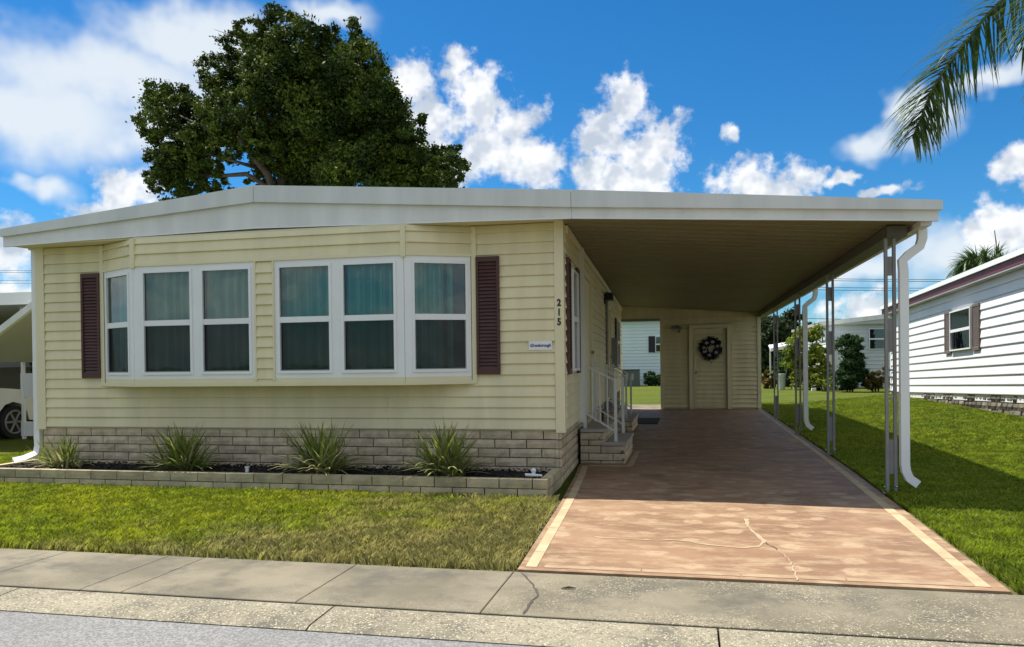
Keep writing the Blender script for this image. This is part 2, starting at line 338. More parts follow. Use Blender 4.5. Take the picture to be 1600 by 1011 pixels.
# ------------------------------------------------------------------ ground, road, walks
SB, CB, CF = -3.95, -4.86, -5.24      # back of sidewalk, back of curb, front of curb
b = MB(); xs = [-600, -120, -40, -20, -12, 12, 20, 40, 120, 600]; ys = [-600, -100, -30, -12.4]
b.add([(-600, -600, -.03), (600, -600, -.03), (600, CF-7, -.03), (-600, CF-7, -.03)], [(0, 1, 2, 3)])
b.add([(-600, SB, -.012), (.25, SB, -.012), (.25, -1.2, -.012), (-600, -1.2, -.012), (3.32, SB, -.012), (600, SB, -.012), (600, 900, -.012), (3.55, 900, -.012), (-600, 900, -.012), (-.6, 900, -.012), (-.6, 15, -.012), (3.55, 15, -.012), (-.6, -1.2, -.012)],
      [(0, 1, 2, 12, 3), (3, 12, 10, 9, 8), (4, 5, 6, 7, 11), (10, 11, 7, 9), (1, 4, 11, 10, 12, 2)])
b.build('ground', 'turf', kind='structure')
MB().add([(-300, CF-7, -.055), (300, CF-7, -.055), (300, CF-.012, -.03), (-300, CF-.012, -.03)], [(0, 1, 2, 3)]).build('road', 'asphalt', kind='structure')
MB().box(-300, 300, CF-.03, CB+.03, -.2, -.07).build('curb_bed', 'joint', kind='structure')
cu = MB().box(-300, -12, CF, CB-.008, -.12, -.004).build('curb', 'curb_shell', kind='structure')
cj = [-12, -9.1, -5.9, -2.87, -.65, 1.562, 4.6, 7.6, 10.6, 14]
for a, c in zip(cj, cj[1:]):
    prof = [(CF, -.12), (CB-.008, -.12), (CB-.008, -.008), (CB-.03, -.003), (CF+.05, -.014), (CF, -.028)]
    MB().extr([(a+.006, y, z) for y, z in prof], [(c-.006, y, z) for y, z in prof]).build('curb_section', 'curb_shell', cu)
sw = MB().box(-300, -12, CB+.006, SB, -.12, 0).build('sidewalk', 'concrete', kind='structure')
MB().box(-300, 300, CB-.01, SB+.01, -.2, -.018).build('sidewalk_bed', 'joint', kind='structure')
sj = [-12, -9.6, -7.2, -5.3, -3.33, -2.44, -2.13, -.915, .24, 3.62, 6, 9, 14]
for i, (a, c) in enumerate(zip(sj, sj[1:])):
    g0, g1 = .003, .003; t = .004
    pts = [(a+g0, CB+.006), (c-g1, CB+.006), (c-g1, SB), (a+g0, SB)]
    mb = MB(); mb.extr([(x, y, -.12) for x, y in pts], [(x, y, -t) for x, y in pts])
    q = [(a+g0+t, CB+.006+t), (c-g1-t, CB+.006+t), (c-g1-t, SB-t), (a+g0+t, SB-t)]
    mb.add([(x, y, -t) for x, y in pts]+[(x, y, 0) for x, y in q], [(4, 5, 6, 7), (0, 1, 5, 4), (1, 2, 6, 5), (2, 3, 7, 6), (3, 0, 4, 7)])
    mb.build('slab', 'concrete', sw)
def ribbon(pts, w, z, jag=.3):
    mb = MB(); P = []
    for i in range(len(pts)-1):
        a, c = Vector(pts[i]), Vector(pts[i+1]); n = max(2, int((c-a).length/.05))
        for k in range(n): P.append(a.lerp(c, k/n)+Vector((random.uniform(-1, 1), random.uniform(-1, 1)))*.008)
    P.append(Vector(pts[-1])); vs = []; fs = []
    for i, p in enumerate(P):
        t = (P[min(i+1, len(P)-1)]-P[max(i-1, 0)]); nn = Vector((-t.y, t.x)).normalized()*w*.5*random.uniform(1-jag*2, 1+jag*2)
        vs += [(p.x+nn.x, p.y+nn.y, z), (p.x-nn.x, p.y-nn.y, z)]
    for i in range(len(P)-1): fs.append((2*i, 2*i+1, 2*i+3, 2*i+2))
    return mb.add(vs, fs)
ribbon([(.30, -3.97), (.42, -4.2), (.50, -4.45), (.49, -4.84)], .013, .003).build('crack', 'joint', sw)

DL = [(.262, -3.93), (.2, -2.5), (.14, -1.15), (.03, .6), (-.06, 1.7), (-.2, 5), (-.52, 15.0)]      # left and right edges of the drive
DR = [(3.315, -3.93), (3.33, -3.4), (3.38, -1.5), (3.45, 1.5), (3.56, 15.0)]
drv = MB(); pts = DL+DR[::-1]; drv.extr([(x, y, -.1) for x, y in pts], [(x, y, .012) for x, y in pts]); drv = drv.build('driveway', 'drive', kind='structure')
def dl(y, e): return float(np.interp(y, [p[1] for p in e], [p[0] for p in e]))
def band(fx0, fx1, ys, name='border_tile'):
    for a, c in zip(ys, ys[1:]):
        n = max(1, int((c-a)/.5)); mb = MB(); yy = np.linspace(a+.004, c-.004, n+1)
        for y0, y1 in zip(yy, yy[1:]): mb.extr([(fx0(y0), y0, .01), (fx1(y0), y0, .01), (fx1(y0), y0, .0155), (fx0(y0), y0, .0155)], [(fx0(y1), y1, .01), (fx1(y1), y1, .01), (fx1(y1), y1, .0155), (fx0(y1), y1, .0155)])
        mb.build(name, 'cream_band', drv)
band(lambda y: dl(y, DL)+.045, lambda y: dl(y, DL)+.125, [-3.86, -3.42, -2.55, -1.7, -.85, 0, .85, 1.55])
band(lambda y: dl(y, DR)-.17, lambda y: dl(y, DR)-.085, [-3.86, -3.15, -2.3, -1.45, -.6, .25, 1.1, 2, 3.2, 4.4, 5.6, 7, 8.6, 10.2, 12, 14.6])
xs = [.43, 1.1, 1.75, 2.4, 3.145]
for a, c in zip(xs, xs[1:]): MB().box(a+.004, c-.004, -3.86, -3.785, .01, .0155).build('border_tile', 'cream_worn', drv)
for x0, x1, y0, y1 in ((.1, .66, 1.56, 1.63), (.6, .68, 1.64, 3.4)): MB().box(x0, x1, y0, y1, .01, .0155).build('border_tile', 'cream_band', drv)
ribbon([(.675, -2.851), (1.036, -2.885), (1.235, -2.852), (1.394, -2.871), (1.529, -2.959), (1.763, -3.048), (1.931, -2.978), (1.992, -2.817), (1.952, -2.547), (1.916, -2.224), (1.919, -1.89)], .026, .015).build('crack_filler', 'crack_fill', drv)
ribbon([(1.992, -2.817), (2.061, -3.06)], .008, .016).build('crack', 'joint', drv)
ribbon([(2.061, -3.06), (2.111, -3.396), (2.1, -3.7), (2.092, -3.9)], .010, .0165).build('crack_filler', 'crack_fill', drv)
MB().box(-.5, .9, 15.1, 17.4, -.1, .008).build('path', 'concrete', kind='structure')

# ------------------------------------------------------------------ mobile home
W = 7.32; C_ = .1308; ZS = .6406; DEEP = 15.0; TAP = .035
home = thing('mobile_home', (-3.66, 0, 0), 'cream mobile home with wide bay window, dark red shutters and house number 215', 'house')
side_dir = Vector((-TAP, 1, 0)).normalized(); SA = math.atan2(TAP, 1)
# plain core behind the siding
core = MB(); cp = [(-W+.03, .02), (-.03, .02), (-.03-TAP*DEEP, DEEP), (-W+.03, DEEP)]; poly_prism(core, cp, .62, 3.1); core.build('wall', 'trim_cream', home)
# lap siding, one plank per course: unit length along X, outside toward -Y
pl = MB(); prof = [(.0, 0), (-.026, 0), (-.028, .008), (-.006, C_-.001), (0, C_-.001)]
pl.extr([(0, y, z) for y, z in prof], [(1, y, z) for y, z in prof]); PLANK = pl.mesh('siding_plank', 'siding')
def plank(x0, y0, x1, y1, z, parent=home, me=PLANK, name='siding_plank', zs=1, ys=1):
    a = Vector((x0, y0, z)); d = Vector((x1-x0, y1-y0, 0)); return place(name, me, parent, loc=a, rot=(0, 0, math.atan2(d.y, d.x)), scale=(d.length, ys, zs))
XL, XR = -7.18, -.103; BL0, BL1, BR1, BR0, BD = -6.26, -5.474, -1.83, -1.078, .4
for n in range(19):
    z = ZS+n*C_; zs = 1 if n < 18 else .7
    if n < 5:
        cuts = [XL, -5.58 if n % 2 == 0 else -4.1, -2.2 if n % 2 == 0 else -1.5, XR]
        for a, c in zip(cuts, cuts[1:]): plank(a+.001, 0, c-.001, 0, z)
    else:
        plank(XL, 0, BL0-.02, 0, z, zs=zs); plank(BR0+.02, 0, XR, 0, z, zs=zs)
MB().box(-W, XL-.003, -.03, .03, ZS-.035, 3.1).build('corner_trim', 'trim_cream', home)
ct = MB().box(XR+.003, .012, -.03, -.005, ZS-.035, 3.1); ct.box(-.012, .012, -.005, .1, ZS-.035, 3.1); ct.build('corner_trim', 'trim_cream', home)
# side wall under the carport
def sidep(s, d, z): return Vector((0, 0, 0))+side_dir*s+Vector((1, TAP, 0)).normalized()*d+Vector((0, 0, z))
for n in range(19):
    z = ZS+n*C_
    segs = [(.1, 1.7), (3.62, 7.6), (8.75, DEEP)] if z < 2.66 else [(.1, DEEP)]
    for a, c in segs:
        p0, p1 = sidep(a, 0, 0), sidep(c, 0, 0); plank(p0.x, p0.y, p1.x, p1.y, z, zs=1 if n < 18 else .7)
# split-face block skirting: six courses of separate blocks
def block_mesh(name, L, H, D, mat, seed, rough=.008):
    g = random.Random(seed); nx, nz = 5, 2; vs = []; fs = []
    for j in range(nz+1):
        for i in range(nx+1):
            e = i in (0, nx) or j in (0, nz); vs.append((L*i/nx, -(0 if e else rough*g.uniform(.6, 1.7)), H*j/nz))
    for j in range(nz):
        for i in range(nx): k = j*(nx+1)+i; fs.append((k, k+1, k+nx+2, k+nx+1))
    k = len(vs); vs += [(0, D, 0), (L, D, 0), (L, D, H), (0, D, H)]; q = nx; r = nz*(nx+1)
    fs += [(k, k+1, q, 0) , (r, r+nx, k+2, k+3), (k+1, k+2, r+nx, q), (0, r, k+3, k), (k, k+3, k+2, k+1)]
    return MB().add(vs, fs).mesh(name, mat)
BH, BLN = .109, .39
SKB = [block_mesh('skirt_block', BLN-.013, BH-.012, .06, 'split_block', s) for s in range(6)]
MB().box(-W+.07, -.05, .035, .06, -.05, .64).build('skirt_backing', 'mortar', home)
sb = MB(fr=sidep); sb.box(.0, DEEP, -.08, -.055, -.05, .64); sb.build('skirt_backing', 'mortar', home)
def courses(p0, d, length, z_top, ncourse, meshes, L, H, parent, name, seed, hz=0):
    g = random.Random(seed); p0 = Vector(p0); d = Vector(d).normalized()
    for c in range(ncourse):
        s = -(L*.5 if c % 2 else 0)-g.uniform(0, .05)
        while s < length-.02:
            a, e = max(s, 0), min(s+L, length)
            if e-a > .03: place(name, g.choice(meshes), parent, loc=p0+d*a+Vector((0, 0, z_top-(c+1)*H)), rot=(0, 0, math.atan2(d.y, d.x)), scale=((e-a)/L, 1, 1))
            s += L
courses((-W+.06, .012, 0), (1, 0, 0), W-.1, ZS-.006, 6, SKB, BLN, BH, home, 'skirt_block', 3)
courses(sidep(.0, -.045, 0), side_dir, 7.6, ZS-.006, 6, SKB, BLN, BH, home, 'skirt_block', 4)

# bay window: three faces
faces = [((BL0, 0), (BL1, -BD)), ((BL1, -BD), (BR1, -BD)), ((BR1, -BD), (BR0, 0))]
def frame_of(a, c):
    a = Vector((*a, 0)); c = Vector((*c, 0)); t = (c-a).normalized(); nrm = Vector((t.y, -t.x, 0))
    return (lambda s, d, z: a+t*s+nrm*d+Vector((0, 0, z))), (c-a).length
ZB, ZT = 1.285, 2.72
for (a, c) in faces:
    fr, L = frame_of(a, c)
    for n in (16, 17, 18):
        z = ZS+n*C_+.012; p0, p1 = fr(.012, 0, 0), fr(L-.012, 0, 0)
        plank(p0.x, p0.y, p1.x, p1.y, z, zs=1 if n < 18 else .55)
    MB(fr=fr).box(0, L, -.012, .03, ZT, ZS+16*C_+.02).build('head_trim', 'trim_cream', home)
    lip = MB(fr=fr); lip.box(0, L, -.03, .012, 1.235, ZB); lip.box(-.006, L+.006, -.03, .03, 1.19, 1.236); lip.build('sill_lip', 'trim_cream', home)
    MB(fr=fr).box(0, L, -.03, -.012, 2.7, 3.1).build('bay_wall', 'trim_cream', home)
for x, y in ((BL0, 0), (BL1, -BD), (BR1, -BD), (BR0, 0)):
    MB().box(x-.03, x+.03, y-.036, y+.02, 2.70 if y < 0 else 1.2, 3.08).build('corner_trim', 'trim_cream', home)
bf = [(BL0+.02, .01), (BL1, -BD+.02), (BR1, -BD+.02), (BR0-.02, .01)]; m_ = MB(); poly_prism(m_, bf, 1.196, 1.21); m_.build('bay_floor', 'siding', home)
def window(fr, s0, s1, z0, z1, zr, parent, curtain=True, seed=0, off=.012, screen=True, d0=-.02, depth=.11, lift=0, back=None):
    """glass from s0..s1, z0..z1, meeting rail at zr"""
    if lift: fr0 = fr; fr = lambda s, d, z: fr0(s, d+lift, z)
    w = MB(fr=fr); e = .032
    w.box(s0-e, s0, d0, off+.012, z0-e, z1+e); w.box(s1, s1+e, d0, off+.012, z0-e, z1+e); w.box(s0, s1, d0, off+.012, z1, z1+e); w.box(s0, s1, d0, off+.016, z0-e, z0)
    w = w.build('window', 'white', parent)
    MB(fr=fr).box(s0, s1, d0, off+.004, zr-.035, zr+.035).build('meeting_rail', 'white', w)
    MB(fr=fr).add([(s0, -.004, zr), (s1, -.004, zr), (s1, -.004, z1), (s0, -.004, z1)], [(0, 1, 2, 3)]).build('pane', 'glass', w)
    MB(fr=fr).add([(s0, -.010, z0), (s1, -.010, z0), (s1, -.010, zr), (s0, -.010, zr)], [(0, 1, 2, 3)]).build('pane', 'glass', w)
    if screen:
        MB(fr=fr).add([(s0+.012, .004, z0+.012), (s1-.012, .004, z0+.012), (s1-.012, .004, zr-.03), (s0+.012, .004, zr-.03)], [(0, 1, 2, 3)]).build('insect_screen', 'screen', w)
        sf = MB(fr=fr); sf.box(s0, s0+.012, -.002, .008, z0, zr-.03); sf.box(s1-.012, s1, -.002, .008, z0, zr-.03); sf.box(s0+.012, s1-.012, -.002, .008, z0, z0+.012); sf.build('screen_frame', 'aluminium', w)
    if back: MB(fr=fr).box(s0-.01, s1+.01, -.022, -.016, z0-.01, z1+.01).build('backing', back, w)
    if curtain:
        g = random.Random(seed); n = 60; vs = []; fs = []; x0, x1 = s0-.05, s1+.05; ph = g.uniform(0, 6); k = g.uniform(42, 52)
        for i in range(n+1):
            s = x0+(x1-x0)*i/n; dd = -depth+.042*math.sin(s*k+ph+1.2*math.sin(s*9+ph))
            vs += [(s, dd*1.0-.002, z0-.06), (s, dd*.82-depth*.18, z1+.06)]
        for i in range(n): fs.append((2*i, 2*i+2, 2*i+3, 2*i+1))
        MB(fr=fr).add(vs, fs).build('curtain', 'curtain', w, smooth=True)
    return w
GZ0, GZ1, GZR = 1.372, 2.632, 1.995
def casing(fr, L, glass, strip=None):
    e = .03; cs = MB(fr=fr); edges = [0]+[v for g in glass for v in (g[0]-e, g[1]+e)]+[L]
    for i in range(0, len(edges), 2):
        a, c = edges[i], edges[i+1]
        if strip and a < strip[0] < c: cs.box(a, strip[0], -.03, .012, ZB, ZT); cs.box(strip[1], c, -.03, .012, ZB, ZT)
        else: cs.box(a, c, -.03, .012, ZB, ZT)
    for g in glass: cs.box(g[0]-e, g[1]+e, -.03, .011, GZ1+e, ZT); cs.box(g[0]-e, g[1]+e, -.03, .011, ZB, GZ0-e)
    cs.build('window_casing', 'white', home)
frL, LL = frame_of(*faces[0]); frF, LF = frame_of(*faces[1]); frR, LR = frame_of(*faces[2])
gF = [(x0-BL1, x1-BL1) for x0, x1 in ((-5.324, -4.664), (-4.484, -3.846), (-3.431, -2.781), (-2.591, -1.957))]
gL = [(.135, .735)]; gR = [(.12, .735)]
casing(frL, LL, gL); casing(frR, LR, gR); casing(frF, LF, gF, (-3.755-BL1, -3.515-BL1))
k = 0
for fr, gl in ((frL, gL), (frF, gF), (frR, gR)):
    for g in gl: window(fr, g[0], g[1], GZ0, GZ1, GZR, home, seed=k, depth=.12); k += 1
sx0, sx1 = -3.748, -3.522
MB().box(sx0-.012, sx1+.012, -BD+.008, -BD+.02, ZB-.03, ZT+.02).build('bay_wall', 'trim_cream', home)
for n in range(11): plank(sx0, -BD, sx1, -BD, ZB+n*C_*.998-.012)
for x in (sx0-.01, sx1+.01): MB().box(x-.012, x+.012, -BD-.028, -BD+.006, ZB-.03, ZT).build('corner_trim', 'trim_cream', home)
# dark lining behind the curtains so the bay is a room, not a box of sky
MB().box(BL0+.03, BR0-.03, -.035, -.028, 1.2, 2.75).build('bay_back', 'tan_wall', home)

def shutter(fr, s0, s1, z0, z1, parent, mat='shutter', nl=30, d0=.0):
    f = MB(fr=fr); e = .032; f.box(s0, s0+e, d0, d0+.035, z0, z1); f.box(s1-e, s1, d0, d0+.035, z0, z1); f.box(s0+e, s1-e, d0, d0+.034, z0, z0+.07); f.box(s0+e, s1-e, d0, d0+.034, z1-.06, z1)
    sh = f.build('shutter', mat, parent); lv = MB(fr=fr); h = (z1-z0-.13)/nl
    for i in range(nl):
        z = z0+.07+i*h; lv.extr([(s0+e, d0+.03, z), (s0+e, d0+.008, z+h*1.05), (s0+e, d0+.002, z+h*1.05), (s0+e, d0+.02, z-.002)], [(s1-e, d0+.03, z), (s1-e, d0+.008, z+h*1.05), (s1-e, d0+.002, z+h*1.05), (s1-e, d0+.02, z-.002)])
    lv.build('louvers', mat, sh); return sh
ff = lambda s, d, z: Vector((s, -.022-d, z))
shutter(ff, -6.573, -6.288, 1.30, 2.712, home); shutter(ff, -1.05, -.763, 1.30, 2.712, home)
# side wall pieces: window with shutters, entry door, far door, far window
window(sidep, .50, 1.10, 1.36, 2.56, 1.98, home, curtain=False, screen=False, d0=-.03, lift=.055, back='black')
fs_ = lambda s, d, z: sidep(s, .022+d, z)
shutter(fs_, .12, .40, 1.29, 2.69, home); shutter(fs_, 1.20, 1.5, 1.29, 2.69, home)
def door(s0, s1, z0, z1, nm='door'):
    fr = MB(fr=sidep); fr.box(s0-.09, s0, -.02, .05, z0, z1+.09); fr.box(s1, s1+.09, -.02, .05, z0, z1+.09); fr.box(s0, s1, -.02, .05, z1, z1+.09); fr.build('door_frame', 'trim_cream', home)
    d = MB(fr=sidep).box(s0, s1, -.03, .012, z0, z1); w_ = s1-s0
    for zz in ((.12, .48), (.54, .92)):
        d.box(s0+.12, s1-.12, .012, .02, z0+(z1-z0)*zz[0], z0+(z1-z0)*zz[1])
    d = d.build(nm, 'trim_cream', home); MB(fr=sidep).ball((s1-.08, .06, z0+.95), .032).build('handle', 'chrome', d)
door(1.86, 3.5, .64, 2.7); door(7.85, 8.7, .6, 2.6)
MB(fr=sidep).box(1.66, 1.74, -.01, .09, .6, 3.02).build('corner_trim', 'white_old', home)
shutter(fs_, 10.9, 11.25, 1.3, 2.55, home, nl=20); shutter(fs_, 12.6, 12.95, 1.3, 2.55, home, nl=20)
window(sidep, 11.4, 12.45, 1.36, 2.5, 1.95, home, curtain=False, screen=False, d0=-.03, lift=.055, back='black')
lm = MB(fr=sidep); lm.box(6.9, 7.15, .02, .05, 2.62, 2.82); lm.box(6.82, 7.22, .05, .2, 2.70, 2.84); lm = lm.build('wall_lamp', 'black', home)
MB(fr=sidep).tube([(7.35, .05, 2.9), (7.35, .05, .7)], .035).build('conduit', 'aluminium', home)
MB(fr=sidep).box(9.3, 9.75, .02, .16, 1.3, 2.0).build('meter_box', 'aluminium', home)
MB(fr=sidep).box(.1, DEEP, .012, .05, 2.97, 3.06).build('frieze_board', 'trim_cream', home)
# numbers and the small name sign
def text(body, size, mat, name, parent, loc, rot, depth=.003, bold=0., shear=0., wx=1.):
    cu_ = bpy.data.curves.new(name, 'FONT'); cu_.body = body; cu_.size = size; cu_.extrude = depth; cu_.align_x = 'CENTER'; cu_.offset = bold; cu_.shear = shear
    tmp = bpy.data.objects.new('tmp', cu_); col.objects.link(tmp); bpy.context.view_layer.update()
    me = bpy.data.meshes.new_from_object(tmp.evaluated_get(bpy.context.evaluated_depsgraph_get())); bpy.data.objects.remove(tmp); me.materials.clear(); me.materials.append(MATS[mat])
    return place(name, me, parent, loc=loc, rot=rot, scale=(wx, 1, 1))
for ch, z in (('2', 2.100), ('1', 1.988), ('5', 1.876)): text(ch, .112, 'digit', 'house_number', home, (-.046, -.0335, z), (R(90), 0, 0), bold=.004, wx=.85)
sg = MB().box(-.415, -.135, -.034, -.024, 1.585, 1.69).build('name_sign', 'white', home)
text('Glennborough', .052, 'sign_blue', 'lettering', sg, (-.275, -.0355, 1.622), (R(90), 0, 0), depth=.001, bold=.0016, shear=.2, wx=.82)
# roof, fascia and soffit
YF = -.35; TOP = [(-7.5, 3.303), (-3.766, 3.659), (.16, 3.371)]; MID = [(-7.497, 3.20), (-3.766, 3.454), (.16, 3.177)]
BOT = [(-7.458, 3.07), (-6.359, 3.097), (-3.773, 3.134), (-2.09, 3.101), (-.833, 3.076), (.16, 3.054)]
rf = MB(); rp = [(-7.46, 3.26), (-3.766, 3.62), (.15, 3.33), (.15, 3.13), (-7.46, 3.13)]
rf.extr([(x, YF+.03, z) for x, z in rp], [(x, DEEP+.3, z) for x, z in rp]); rf.build('roof', 'roof_metal', home)
def strip(t, bt, y0, y1, name, mat, parent, skew=lambda x: 0):
    mb = MB(); xs = sorted(set([p[0] for p in t]+[p[0] for p in bt if t[0][0] < p[0] < t[-1][0]]))
    zt = lambda x: float(np.interp(x, [p[0] for p in t], [p[1] for p in t])); zb = lambda x: float(np.interp(x, [p[0] for p in bt], [p[1] for p in bt]))
    for a, c in zip(xs, xs[1:]):
        mb.extr([(a, y0+skew(a), zb(a)), (a, y1+skew(a), zb(a)), (a, y1+skew(a), zt(a)), (a, y0+skew(a), zt(a))], [(c, y0+skew(c), zb(c)), (c, y1+skew(c), zb(c)), (c, y1+skew(c), zt(c)), (c, y0+skew(c), zt(c))])
    return mb.build(name, mat, parent)
dn = lambda l, d: [(x, z-d) for x, z in l]
strip([TOP[0], (TOP[1][0]-.003, TOP[1][1])], [MID[0], (MID[1][0]-.003, MID[1][1])], YF-.06, YF, 'fascia_board', 'roof_metal', home)
strip([(TOP[1][0]+.003, TOP[1][1]), TOP[2]], [(MID[1][0]+.003, MID[1][1]), MID[2]], YF-.06, YF, 'fascia_board', 'roof_metal', home)
strip(dn(MID, -.02), BOT, YF-.012, YF+.02, 'fascia_board', 'white_old', home)
tl = [(x, z+.012) for x, z in BOT]; strip(tl, BOT, YF-.018, YF-.011, 'fascia_lip', 'white', home)
MB().extr([(-7.45, YF+.02, 3.085), (.1, YF+.02, 3.085), (.1, .0, 3.095), (-7.45, .0, 3.095)], [(-7.45, YF+.02, 3.12), (.1, YF+.02, 3.12), (.1, .0, 3.125), (-7.45, .0, 3.125)]).build('soffit', 'trim_cream', home)
MB().box(-7.45, -7.3, .0, DEEP, 3.075, 3.12).build('soffit', 'trim_cream', home)
ds = MB().tube([(-7.38, .05, 3.1), (-7.38, .05, .36), (-7.39, .02, .26), (-7.46, -.12, .2), (-7.52, -.24, .18)], .04, sq=(.045, .033)); ds.build('downspout', 'white', home)

# ------------------------------------------------------------------ carport
SK = lambda x: -.4*max(0, x-.16)/3.7
cp_ = thing('carport', (1.9, 7, 0), 'attached aluminium carport with flat ribbed roof, slim posts and two white downspouts', 'carport')
CT = [(.166, 3.371), (3.86, 2.968)]; CM = [(.166, 3.177), (3.86, 2.874)]; CBT = [(.166, 3.054), (3.835, 2.772)]
strip(CT, CM, YF-.06, YF, 'fascia_board', 'roof_metal', cp_, SK); strip([(.163, 3.197), (3.835, 2.896)], CBT, YF-.012, YF+.02, 'fascia_board', 'white_old', cp_, SK)
strip([(x, z+.012) for x, z in CBT], CBT, YF-.018, YF-.011, 'fascia_lip', 'white', cp_, SK)
zc = lambda x: 3.075-.0745*x
# ribbed pans, one per panel, running from house to gutter
pan = MB(); pw = .305; pr = [(0, .0), (.09, .0), (.10, .05), (.15, .05), (.16, 0), (.265, 0), (.27, .08), (.305, .08), (.305, .095), (.0, .095)]
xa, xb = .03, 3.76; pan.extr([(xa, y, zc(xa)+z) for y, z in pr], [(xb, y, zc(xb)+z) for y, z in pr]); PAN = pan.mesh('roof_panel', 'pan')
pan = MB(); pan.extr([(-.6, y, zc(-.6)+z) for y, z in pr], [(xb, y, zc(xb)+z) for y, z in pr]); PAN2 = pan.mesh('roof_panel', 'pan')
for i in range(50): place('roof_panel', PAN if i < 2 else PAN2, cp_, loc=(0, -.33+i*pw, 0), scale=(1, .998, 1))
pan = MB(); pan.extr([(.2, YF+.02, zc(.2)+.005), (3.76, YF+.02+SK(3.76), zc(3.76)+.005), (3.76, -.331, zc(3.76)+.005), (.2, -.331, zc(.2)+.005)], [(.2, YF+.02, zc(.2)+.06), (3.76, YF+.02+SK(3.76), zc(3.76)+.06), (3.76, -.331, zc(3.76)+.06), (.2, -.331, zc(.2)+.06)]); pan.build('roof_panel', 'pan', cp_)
rs = MB(); q = [(.14, YF), (3.82, YF+SK(3.82)), (3.82, 15.2), (-.45, 15.2), (-.02, 0)]; rs.extr([(x, y, zc(x)+.105) for x, y in q], [(x, y, zc(x)+.13) for x, y in q]); rs.build('roof_sheet', 'roof_metal', cp_)
WC = 3.5
MB().box(WC-.05, WC+.14, YF-.05, 15.0, 2.69, zc(WC+.14)-.004).build('beam', 'beam_shade', cp_)
gt = MB(); gp = [(3.70, 2.75), (3.80, 2.75), (3.83, 2.87), (3.70, 2.87)]
gt.extr([(x, YF-.3, z) for x, z in gp], [(x, 15.1, z) for x, z in gp]); gt.build('gutter', 'white_old', cp_)
for y in (-.28, 3.27, 6.81, 10.65):
    lg = .04; post = MB().box(WC-.08, WC+.08, y-.04, y+.04, .012, .024).build('post', 'aluminium', cp_)
    for z0_, z1_ in ((.22, .58), (1.5, 1.85), (2.3, 2.5))+tuple((1.0+.075*k_, 1.02+.075*k_) for k_ in range(5)): MB().box(WC-.024, WC+.024, y-.006, y+.006, z0_, z1_).build('web_plate', 'aluminium', post)
    for sx in (-1, 1): MB().box(WC+sx*lg-.015, WC+sx*lg+.015, y-.022, y+.022, .024, 2.692).build('leg', 'aluminium', post)
    for sx in (-1, 1): MB().ball((WC+sx*.06-.02, y-.04, .09), .012, 6, 4).build('bolt', 'chrome', post)
def spout(y, x0=3.57):
    pts = [(3.79, y, 2.76), (3.79, y, 2.66), (3.765, y, 2.58), (3.66, y, 2.50), (3.60, y, 2.44), (x0+.01, y, 2.34), (x0+.01, y, .33), (x0+.02, y, .26), (x0+.05, y, .19), (x0+.13, y, .13)]
    MB().tube(pts, .04, sq=(.042, .042)).build('downspout', 'white', cp_)
spout(-.36, 3.60); spout(6.55, 3.59)
MB().box(-.5, .64, 14.72, 14.8, 2.64, 2.71).build('header_beam', 'aluminium', cp_)
MB().box(-.9, .64, 14.76, 14.82, 2.71, 3.11).build('gable_panel', 'siding', cp_)

# ------------------------------------------------------------------ storage shed at the back of the carport
shd = thing('storage_shed', (2.1, 15.6, 0), 'cream sided storage shed closing the back of the carport', 'shed')
SY = 14.8
poly_prism(MB(), [(.66, SY+.03), (3.5, SY+.03), (3.5, 17.2), (.66, 17.2)], 0, 3.06).build('wall', 'siding', shd)
for n in range(23):
    z = .06+n*C_
    zs = 1
    for a, c in ((.74, 1.47), (2.70, 3.42)) if z < 2.42 else ((.74, 3.42),): plank(a, SY, c, SY, z, shd, ys=1.7)
    if z < 2.2: plank(1.69, SY+.02, 2.48, SY+.02, z+.02, shd, ys=1.5)
for x0, x1 in ((.64, .74), (3.42, 3.52)): MB().box(x0, x1, SY-.06, SY+.03, .02, 3.04 if x0 < 1 else 2.83).build('corner_trim', 'trim_cream', shd)
df = MB(); df.box(1.48, 1.6, SY-.1, SY+.02, .02, 2.50); df.box(2.57, 2.69, SY-.1, SY+.02, .02, 2.50); df.box(1.6, 2.57, SY-.1, SY+.02, 2.40, 2.50); df.build('door_frame', 'trim_cream', shd)
dr = MB().box(1.62, 2.55, SY-.002, SY+.018, .05, 2.38); dr.box(1.62, 1.69, SY-.02, SY-.002, .05, 2.38); dr.box(2.48, 2.55, SY-.02, SY-.002, .05, 2.38); dr.box(1.69, 2.48, SY-.02, SY-.002, .05, .16); dr.box(1.69, 2.48, SY-.02, SY-.002, 2.26, 2.38); dr = dr.build('door', 'siding', shd)
MB().ball((1.68, SY-.07, 1.1), .035).build('handle', 'chrome', dr)
ml = MB(); ml.box(1.06, 1.2, SY-.08, SY-.02, 2.40, 2.5); ml.ball((1.03, SY-.16, 2.42), (.07, .09, .06)); ml.ball((1.24, SY-.16, 2.42), (.07, .09, .06)); ml.ball((1.2, SY-.14, 2.32), (.05, .05, .05)); ml.build('wall_lamp', 'aluminium', shd)
wr = thing('wreath', (2.1, SY-.06, 1.8), 'dark wreath with pale grey blooms hanging on the shed door', 'wreath')
g = np.random.default_rng(3)
